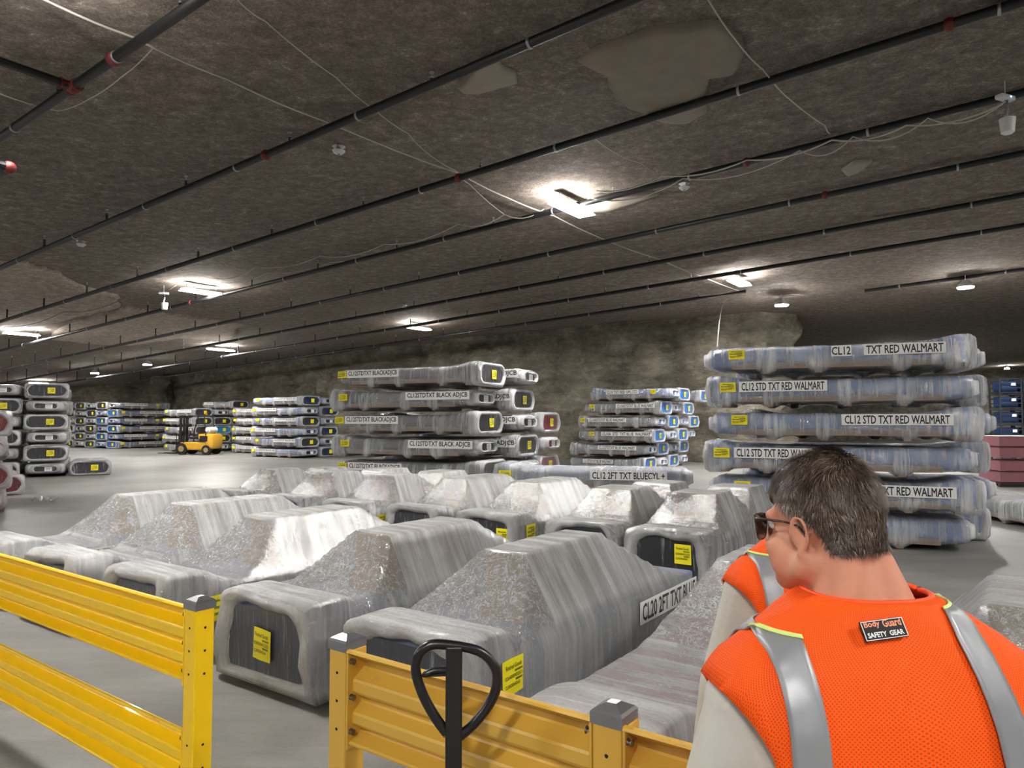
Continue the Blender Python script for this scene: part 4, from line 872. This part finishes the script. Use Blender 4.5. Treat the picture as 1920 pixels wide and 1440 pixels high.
def person(loc, yaw, label, head_yaw, head_pitch, patch=True, hx=0, S=1.0):
    root = thing('person', label, 'person', loc, yaw); root.scale = (S, S, S)
    HS = .885; HC = Vector((hx, .035, 1.680)); HR = (Matrix.Rotation(head_yaw, 4, 'Z') @ Matrix.Rotation(head_pitch, 4, 'X')); hrot = HR.to_euler(); HR = HR @ Matrix.Scale(HS, 4)
    hell = lambda bm, c, r: ell(bm, c, tuple(q*HS for q in r), hrot)
    HRi = HR.inverted(); h = lambda x, y, z: HC+(HR @ Vector((x, y, z)))
    # body: one continuous surface
    bm = bmesh.new()
    loft(bm, [sring(TS, z) for z in (.80, .88, .95, 1.02, 1.08, 1.15, 1.22, 1.28, 1.34, 1.38, 1.42, 1.45, 1.47, 1.50, 1.53, 1.56)])
    hell(bm, h(0, -.012, .035), (.074, .097, .094)); hell(bm, h(0, -.045, -.01), (.066, .058, .075)); hell(bm, h(0, .03, -.035), (.062, .068, .088)); hell(bm, h(0, .048, -.085), (.045, .045, .034)); hell(bm, h(0, .082, -.10), (.024, .02, .02))
    for s in (-1, 1):
        hell(bm, h(.042*s, .062, -.038), (.028, .028, .026)); cap_(bm, h(.012*s, .090, .018), .012, h(.05*s, .072, .02), .010)
        cap_(bm, h(.056*s, .002, -.068), .024, h(.022*s, .066, -.095), .022); hell(bm, h(.040*s, .045, -.06), (.030, .040, .045))
        # ear: rim, bowl and lobe
        E0 = [(.070, .012, -.022), (.078, .016, .0), (.083, .010, .020), (.088, -.008, .030), (.090, -.022, .020), (.088, -.024, .0), (.083, -.016, -.018), (.078, -.004, -.034), (.074, .004, -.038)]
        tube(bm, catmull([h(x*s, y-.006, z-.01) for x, y, z in E0], 4), .0046, 8); hell(bm, h(.076*s, -.008, -.012), (.006, .018, .026)); hell(bm, h(.079*s, -.008, -.044), (.006, .010, .010))
    cap_(bm, h(0, .094, .012), .010, h(0, .116, -.028), .012); hell(bm, h(0, .108, -.034), (.018, .012, .009))
    hell(bm, h(0, .094, -.066), (.024, .010, .006)); hell(bm, h(0, .092, -.078), (.021, .010, .007))
    cap_(bm, Vector((hx*.35, -.012, 1.50)), .064, h(0, -.030, -.05), .050, 20); cap_(bm, Vector((hx*.4, .0, 1.53)), .058, h(0, .01, -.07), .048, 20)
    for s in (-1, 1): cap_(bm, Vector((.055*s, -.028, 1.50)), .045, h(.030*s, -.050, -.02), .032); cap_(bm, Vector((.03*s, .04, 1.52)), .016, h(.062*s, -.02, -.06), .018)
    for s in (-1, 1):
        a, b, c = [Vector(p) for p in ARM[s]]
        ell(bm, a, (.058, .055, .058)); cap_(bm, a, .052, b, .040); cap_(bm, b, .040, c, .027)
        d = (c-b).normalized(); k = c+d*.05; side = Vector((0, 1, 0)); ell(bm, c+d*.045, (.019, .038, .048))
        for i, (off, ln) in enumerate([(.030, .062), (.010, .072), (-.010, .068), (-.028, .052)]):
            q0 = c+d*.08+side*off; q1 = q0+d*ln*.5+Vector((-.004*s, .004, 0)); q2 = q1+d*ln*.45+Vector((-.014*s, .006, .004)); cap_(bm, q0, .0095, q1, .0085, 8); cap_(bm, q1, .0085, q2, .007, 8)
        q0 = c+d*.03+side*.03; q1 = q0+d*.03+side*.025+Vector((-.008*s, 0, 0)); cap_(bm, q0, .012, q1, .0105, 8); cap_(bm, q1, .0105, q1+d*.03+Vector((-.006*s, .004, 0)), .008, 8)
        hip, kn, an = Vector((.09*s, 0, .86)), Vector((.105*s, .015, .48)), Vector((.11*s, -.01, .10)); cap_(bm, hip, .082, kn, .056); cap_(bm, kn, .056, an, .038); ell(bm, (.112*s, .055, .045), (.042, .12, .038))
    body = link('body', fuse(bm, 'body', SKIN, .0048, 8, .5), root); tag(body, 'sunburnt skin')
    for s in (-1, 1):
        bm = bmesh.new(); bmesh.ops.create_uvsphere(bm, u_segments=12, v_segments=8, radius=.0125); obj('eye', bm, WHT, root, True, loc=h(.031*s, .078, .006))
    # clothes
    bm = bmesh.new(); loft(bm, [sring(TS, z, g=.012) for z in (.84, .95, 1.02, 1.08, 1.15, 1.22, 1.28, 1.34, 1.38, 1.42, 1.45, 1.47, 1.50, 1.53, 1.555)])
    for s in (-1, 1):
        a, b, c = [Vector(p) for p in ARM[s]]; ell(bm, a+Vector((0, 0, .0)), (.068, .07, .066)); cap_(bm, a, .066, b+Vector((0, 0, .0)), .060); cap_(bm, b, .060, b.lerp(c, .85), .046)
    link('shirt', fuse(bm, 'shirt', SHIRT, .0075, 5, .5), root)
    bm = bmesh.new(); n = 40
    rg = []
    for f, z, r in ((0, 1.545, .0), (1, 1.585, .0)):
        rg.append([Vector((( .078-.008*f)*math.cos(2*PI*k/n), -.010+(.074-.006*f)*math.sin(2*PI*k/n)+.0*f, z-.019+.022*(-math.sin(2*PI*k/n)-.6)*.6+(.012 if f else 0))) for k in range(n)])
    loft(bm, rg, False, False); cme = to_mesh(bm, 'collar', SHIRT, True); co = link('collar', cme, root); so = co.modifiers.new('t', 'SOLIDIFY'); so.thickness = .006
    bm = bmesh.new(); loft(bm, [sring(TS, z, g=.014) for z in (.80, .9, .98)])
    for s in (-1, 1): cap_(bm, (.09*s, 0, .84), .098, (.105*s, .012, .48), .076); cap_(bm, (.105*s, .012, .48), .076, (.11*s, -.005, .13), .07)
    link('trousers', fuse(bm, 'trousers', TROU, .009, 4), root)
    for s in (-1, 1):
        bm = bmesh.new(); ell(bm, (.112*s, .055, .045), (.052, .14, .045)); cap_(bm, (.11*s, -.01, .06), .05, (.11*s, -.01, .18), .054); box(bm, (.112*s, .05, .014), (.095, .26, .026), bev=.01); link('boot', fuse(bm, 'boot', BOOT, .008, 3), root)
    # vest: shell of the torso with armholes, cut at the neck
    zs = [.87+.0125*k for k in range(57)]; zs = [z for z in zs if z < 1.584]+[1.584]; n = 120
    bm = bmesh.new(); R = []
    fold = lambda p: .010*noise.noise((p.x*6, p.y*6, p.z*3+loc[0]*9))+.008*noise.noise((p.x*14+p.z*5, p.y*9, p.z*4))
    lu = bm.verts.layers.float.new('gu'); lv = bm.verts.layers.float.new('gv'); acc = 0; pz = None
    for z in zs:
        R.append([bm.verts.new(p+Vector((p.x, p.y, 0)).normalized()*fold(p)*(1 if p.z < 1.5 else .4)) for p in sring(VS, z, n)])
        if pz is not None: acc += math.hypot(z-pz, .6*(sect(VS, z)[0]-sect(VS, pz)[0]))
        pz = z
        for k, vv in enumerate(R[-1]): vv[lu] = .0125*(k-(n if k > n//4 else 0)) ; vv[lv] = acc
    def keep(p):
        x, z = abs(p.x), p.z; return ((x-.303)/.112)**2+((z-1.30)/.178)**2 > 1 or z < 1.0
    for A, B in zip(R, R[1:]):
        for k in range(n):
            q = (A[k], A[(k+1) % n], B[(k+1) % n], B[k])
            if all(keep(v.co) for v in q): bm.faces.new(q)
    lone = [v for v in bm.verts if not v.link_faces]; bmesh.ops.delete(bm, geom=lone, context='VERTS')
    # smooth the armhole edges onto their curve
    for v in bm.verts:
        if v.is_boundary and 1.11 < v.co.z < 1.485 and abs(v.co.x) > .17:
            x, z = abs(v.co.x)-.303, v.co.z-1.30; k = math.sqrt((x/.112)**2+(z/.178)**2)
            if .8 < k < 1.35: v.co.x = math.copysign(.303+x/k, v.co.x); v.co.z = 1.30+z/k
    vest = obj('safety_vest', bm, VEST, root, True); tag(vest, 'orange mesh safety vest'); so = vest.modifiers.new('t', 'SOLIDIFY'); so.thickness = .004; so.offset = 1
    def tape(xs, g0, wd, m, nm, zlo=.9, zhi=1.50, back=True, lab=None):
        bm = bmesh.new(); rows = []; N = 60
        for i in range(N+1):
            z = zlo+(zhi-zlo)*i/N; xc = xs(z); row = []
            for k in range(7):
                x = xc+wd*(k/6-.5); y = surf_y(VS, x, z, back, g0); p = Vector((x, y, z)); nn = Vector((p.x, p.y, 0)).normalized(); row.append(bm.verts.new(p+nn*fold(p)*(1 if z < 1.5 else .4)))
            rows.append(row)
        for A, B in zip(rows, rows[1:]):
            for k in range(6): bm.faces.new((A[k], A[k+1], B[k+1], B[k]))
        o = obj(nm, bm, m, vest, True); s = o.modifiers.new('t', 'SOLIDIFY'); s.thickness = .003; s.offset = 0
        if lab: tag(o, lab)
    for s in (-1, 1):
        xs = lambda z, s=s: (.098+.040*max(0, min(1, (1.54-z)/.20))) if s > 0 else -(.168-.008*max(0, min(1, (1.52-z)/.20)))
        tape(xs, .010, .047, TAPE, 'reflective_strip', zhi=(1.576 if s > 0 else 1.540), lab='silver reflective strip'); tape(xs, .010, .047, TAPE, 'reflective_strip', zhi=(1.576 if s > 0 else 1.540), back=False, lab='silver reflective strip')
        tape(lambda z, s=s: (.098 if s > 0 else -.168), .0115, .05, LIME, 'lime_shoulder_edge', 1.539 if s < 0 else 1.575, 1.543 if s < 0 else 1.578, lab='lime yellow edge at the shoulder')
    bm = bmesh.new(); tube(bm, [p+Vector((0, 0, .001)) for p in sring(VS, 1.584, 60, g=.001)]+[sring(VS, 1.584, 60, g=.001)[0]], .0045, 8, False); obj('neck_binding', bm, TRIM, vest, True)
    if patch:
        x0, z0 = -.036, 1.556
        y = surf_y(VS, x0, z0, True, .012); tilt = math.atan2(surf_y(VS, x0, z0+.02, True)-surf_y(VS, x0, z0-.02, True), .04)
        M = Matrix.Translation((x0, y-.002, z0)) @ Matrix.Rotation(.0, 4, 'Z') @ Matrix.Rotation(PI/2-tilt, 4, 'X') @ Matrix.Rotation(.09, 4, 'Z')
        bm = bmesh.new(); box(bm, (0, 0, 0), (1, 1, 1)); pl = obj('name_patch', bm, simple('patch_black', srgb(24, 22, 24), .7), vest); pl.matrix_local = M @ Matrix.Diagonal((.066, .027, .002, 1)); tag(pl, 'black patch with lettering')
        bm = bmesh.new()
        for (c, s_) in (((0, .46, .8), (.97, .035, .4)), ((0, -.46, .8), (.97, .035, .4)), ((.48, 0, .8), (.015, .95, .4)), ((-.48, 0, .8), (.015, .95, .4))): box(bm, c, s_)
        obj('patch_border', bm, WHT, pl)
        PO = simple('patch_orange_thread', srgb(232, 150, 120), .7)
        for tx, y_, hh, x0_, wd, mt in (('Body', .08, .40, -.43, .37, PO), ('Guard', .08, .40, -.0, .43, PO), ('SAFETY  GEAR', -.36, .26, -.42, .84, WHT)):
            l = link('lettering', with_mat(text_mesh(tx, .03), mt), pl); l.matrix_local = Matrix.Translation((x0_, y_, .8)) @ Matrix.Diagonal((wd, hh, 1, 1))
    # hair
    def hairline(p):
        x, y, z = p
        lim = .062 if y > .058 else .062+(.058-y)*-1.0 if y > .022 else .026+(.022-y)*-.35 if y > -.022 else .0106+(-.022-y)*-1.35 if y > -.063 else -.045
        return z-lim
    bm = bmesh.new(); q = bmesh.ops.create_icosphere(bm, subdivisions=6, radius=1); C0 = Vector((0, -.014, .034)); RR = Vector((.0800, .1030, .1000))
    rnd = random.Random(5); seeds = []
    def hp(v):
        p = Vector((v.x*RR.x, v.y*RR.y, v.z*RR.z))+C0
        if p.z < .0: # nape: follow the back of the skull
            k = min(1, -p.z/.06); p.y = p.y*(1-k*.04)-.006*k if p.y < 0 else p.y; p.x *= 1-.02*k
        return p
    for v in bm.verts: v.co = hp(v.co.normalized() if v.co.length else v.co)
    def low(v):
        return hairline(v.co) < 0 or (v.co.z < -.05)
    # lower back skull is broader than the ellipsoid: add the occiput bulge
    for v in bm.verts:
        if v.co.y < .01 and v.co.z < .035:
            k = min(1, (.035-v.co.z)/.085); d = Vector((v.co.x, v.co.y+.012, 0)); L = d.length
            if L > 1e-5: a = d/L; tgt = 1/math.sqrt((a.x/.0765)**2+(a.y/.092)**2); v.co.x = a.x*max(L, tgt*(1-.10*k)); v.co.y = a.y*max(L, tgt*(1-.10*k))-.012
    bt = BVHTree.FromPolygons([HRi @ (v.co-HC) for v in body.data.vertices], [tuple(p.vertices) for p in body.data.polygons])
    for v in bm.verts:
        if v.co.z > -.09:
            o_ = Vector((0, -.014, max(-.02, min(.03, v.co.z)))); d_ = (v.co-o_).normalized(); hit = bt.ray_cast(o_+d_*.25, -d_)
            if hit[0] and (abs(hit[0].x) < .0765 or v.co.z > .05): v.co = hit[0]+d_*(.004+.004*max(0, min(1, (v.co.z)/.1)))
    bmesh.ops.delete(bm, geom=[v for v in bm.verts if low(v)], context='VERTS')
    bmesh.ops.smooth_vert(bm, verts=bm.verts, factor=.5, use_axis_x=True, use_axis_y=True, use_axis_z=True)
    bm.normal_update()
    for v in bm.verts: v.co += v.normal*(.004*noise.noise(v.co*38)+.003*noise.noise(v.co*80))*min(1, max(0, hairline(v.co))/.03)
    fs = [(f.calc_center_median(), f.normal.copy(), f.calc_area()) for f in bm.faces]
    hob = obj('hair', bm, SCALP, root, True); hob.matrix_local = Matrix.Translation(HC) @ HR; tag(hob, 'short dark brown hair going grey')
    tot = sum(a for *_, a in fs); vs = []; fc = []; sh = []
    for c, nrm, a in fs:
        k = a/tot*15000; m = int(k)+(rnd.random() < k-int(k))
        for _ in range(m):
            b = c+Vector((rnd.gauss(0, .0012), rnd.gauss(0, .0012), rnd.gauss(0, .0012))); up = max(0, min(1, (c.z+.02)/.12))
            crown = Vector((.015, -.055, .115)); r = (c-crown); swirl = Vector((-r.y, r.x, 0)); swirl = swirl.normalized() if swirl.length else swirl
            flow = (r.normalized()*.7+swirl*.55*math.exp(-r.length/.06)+Vector((0, -.15, -.55))+Vector((noise.noise(c*30), noise.noise(c*30+Vector((5, 0, 0))), noise.noise(c*30+Vector((0, 7, 0)))))*.9)
            flow = flow-nrm*flow.dot(nrm); flow = flow.normalized() if flow.length > 1e-6 else Vector((1, 0, 0))
            L = (.009+.011*up)*rnd.uniform(.7, 1.25); lift = .28+.25*up
            p1 = b+(nrm*lift+flow*.8).normalized()*L*.5; p2 = p1+(nrm*lift*.25+flow).normalized()*L*.6; s = nrm.cross(flow)*.0006
            i = len(vs); vs += [b-s, b+s, p1+s*.8, p1-s*.8, p2]; fc += [(i, i+1, i+2, i+3), (i+3, i+2, i+4)]
            g = min(1, max(0, rnd.gauss(.40, .22)+.22*(1 if abs(c.x) > .06 and c.y > -.02 and c.z < .05 else 0)+.25*noise.noise(c*22))); sh += [g]*5
    me = bpy.data.meshes.new('strands'); me.from_pydata(vs, [], fc); me.materials.append(HAIR); at = me.attributes.new('shade', 'FLOAT', 'POINT'); at.data.foreach_set('value', sh)
    st = link('strands', me, hob); tag(st, kind='stuff')
    # sunglasses
    gl = thing('sunglasses', None, None); gl.parent = root; gl.matrix_local = Matrix.Translation(HC) @ HR
    bm = bmesh.new()
    for s in (-1, 1):
        tube(bm, catmull([(.067*s, .093, .014), (.077*s, .085, .016), (.079*s, .05, .014), (.081*s, .01, .010), (.084*s, -.012, .004), (.086*s, -.026, -.012)], 5), .0022, 8)
        rim = [(.008, .118, .018), (.03, .114, .022), (.055, .104, .022), (.067, .094, .014), (.064, .095, -.012), (.046, .106, -.026), (.022, .113, -.024), (.010, .117, -.006)]
        tube(bm, [Vector((x*s, y, z)) for x, y, z in catmull(rim, 4, True)+[catmull(rim, 4, True)[0]]], .0022, 6, False)
    tube(bm, [(-.01, .118, .012), (0, .120, .014), (.01, .118, .012)], .002, 6); g = obj('frame', bm, FRAME, gl, True)
    bm = bmesh.new()
    for s in (-1, 1):
        c = catmull([(.008, .118, .018), (.03, .114, .022), (.055, .104, .022), (.067, .094, .014), (.064, .095, -.012), (.046, .106, -.026), (.022, .113, -.024), (.010, .117, -.006)], 4, True)
        a = [bm.verts.new((p.x*s, p.y, p.z)) for p in c]; b = [bm.verts.new((p.x*s, p.y-.0015, p.z)) for p in c]; bm.faces.new(a); bm.faces.new(list(reversed(b)))
        for k in range(len(a)): bm.faces.new((a[k], a[(k+1) % len(a)], b[(k+1) % len(a)], b[k]))
    obj('lens', bm, LENS, gl)
    return root
person((.548, 1.13, 0), math.radians(6), 'man in orange vest and sunglasses, back turned, looking left, closest to the camera', math.radians(26), math.radians(-5), hx=-.042)
person((.83, 2.02, 0), math.radians(6), 'second person in orange vest, mostly hidden behind the man in front', math.radians(-6), 0, patch=False, S=.965)
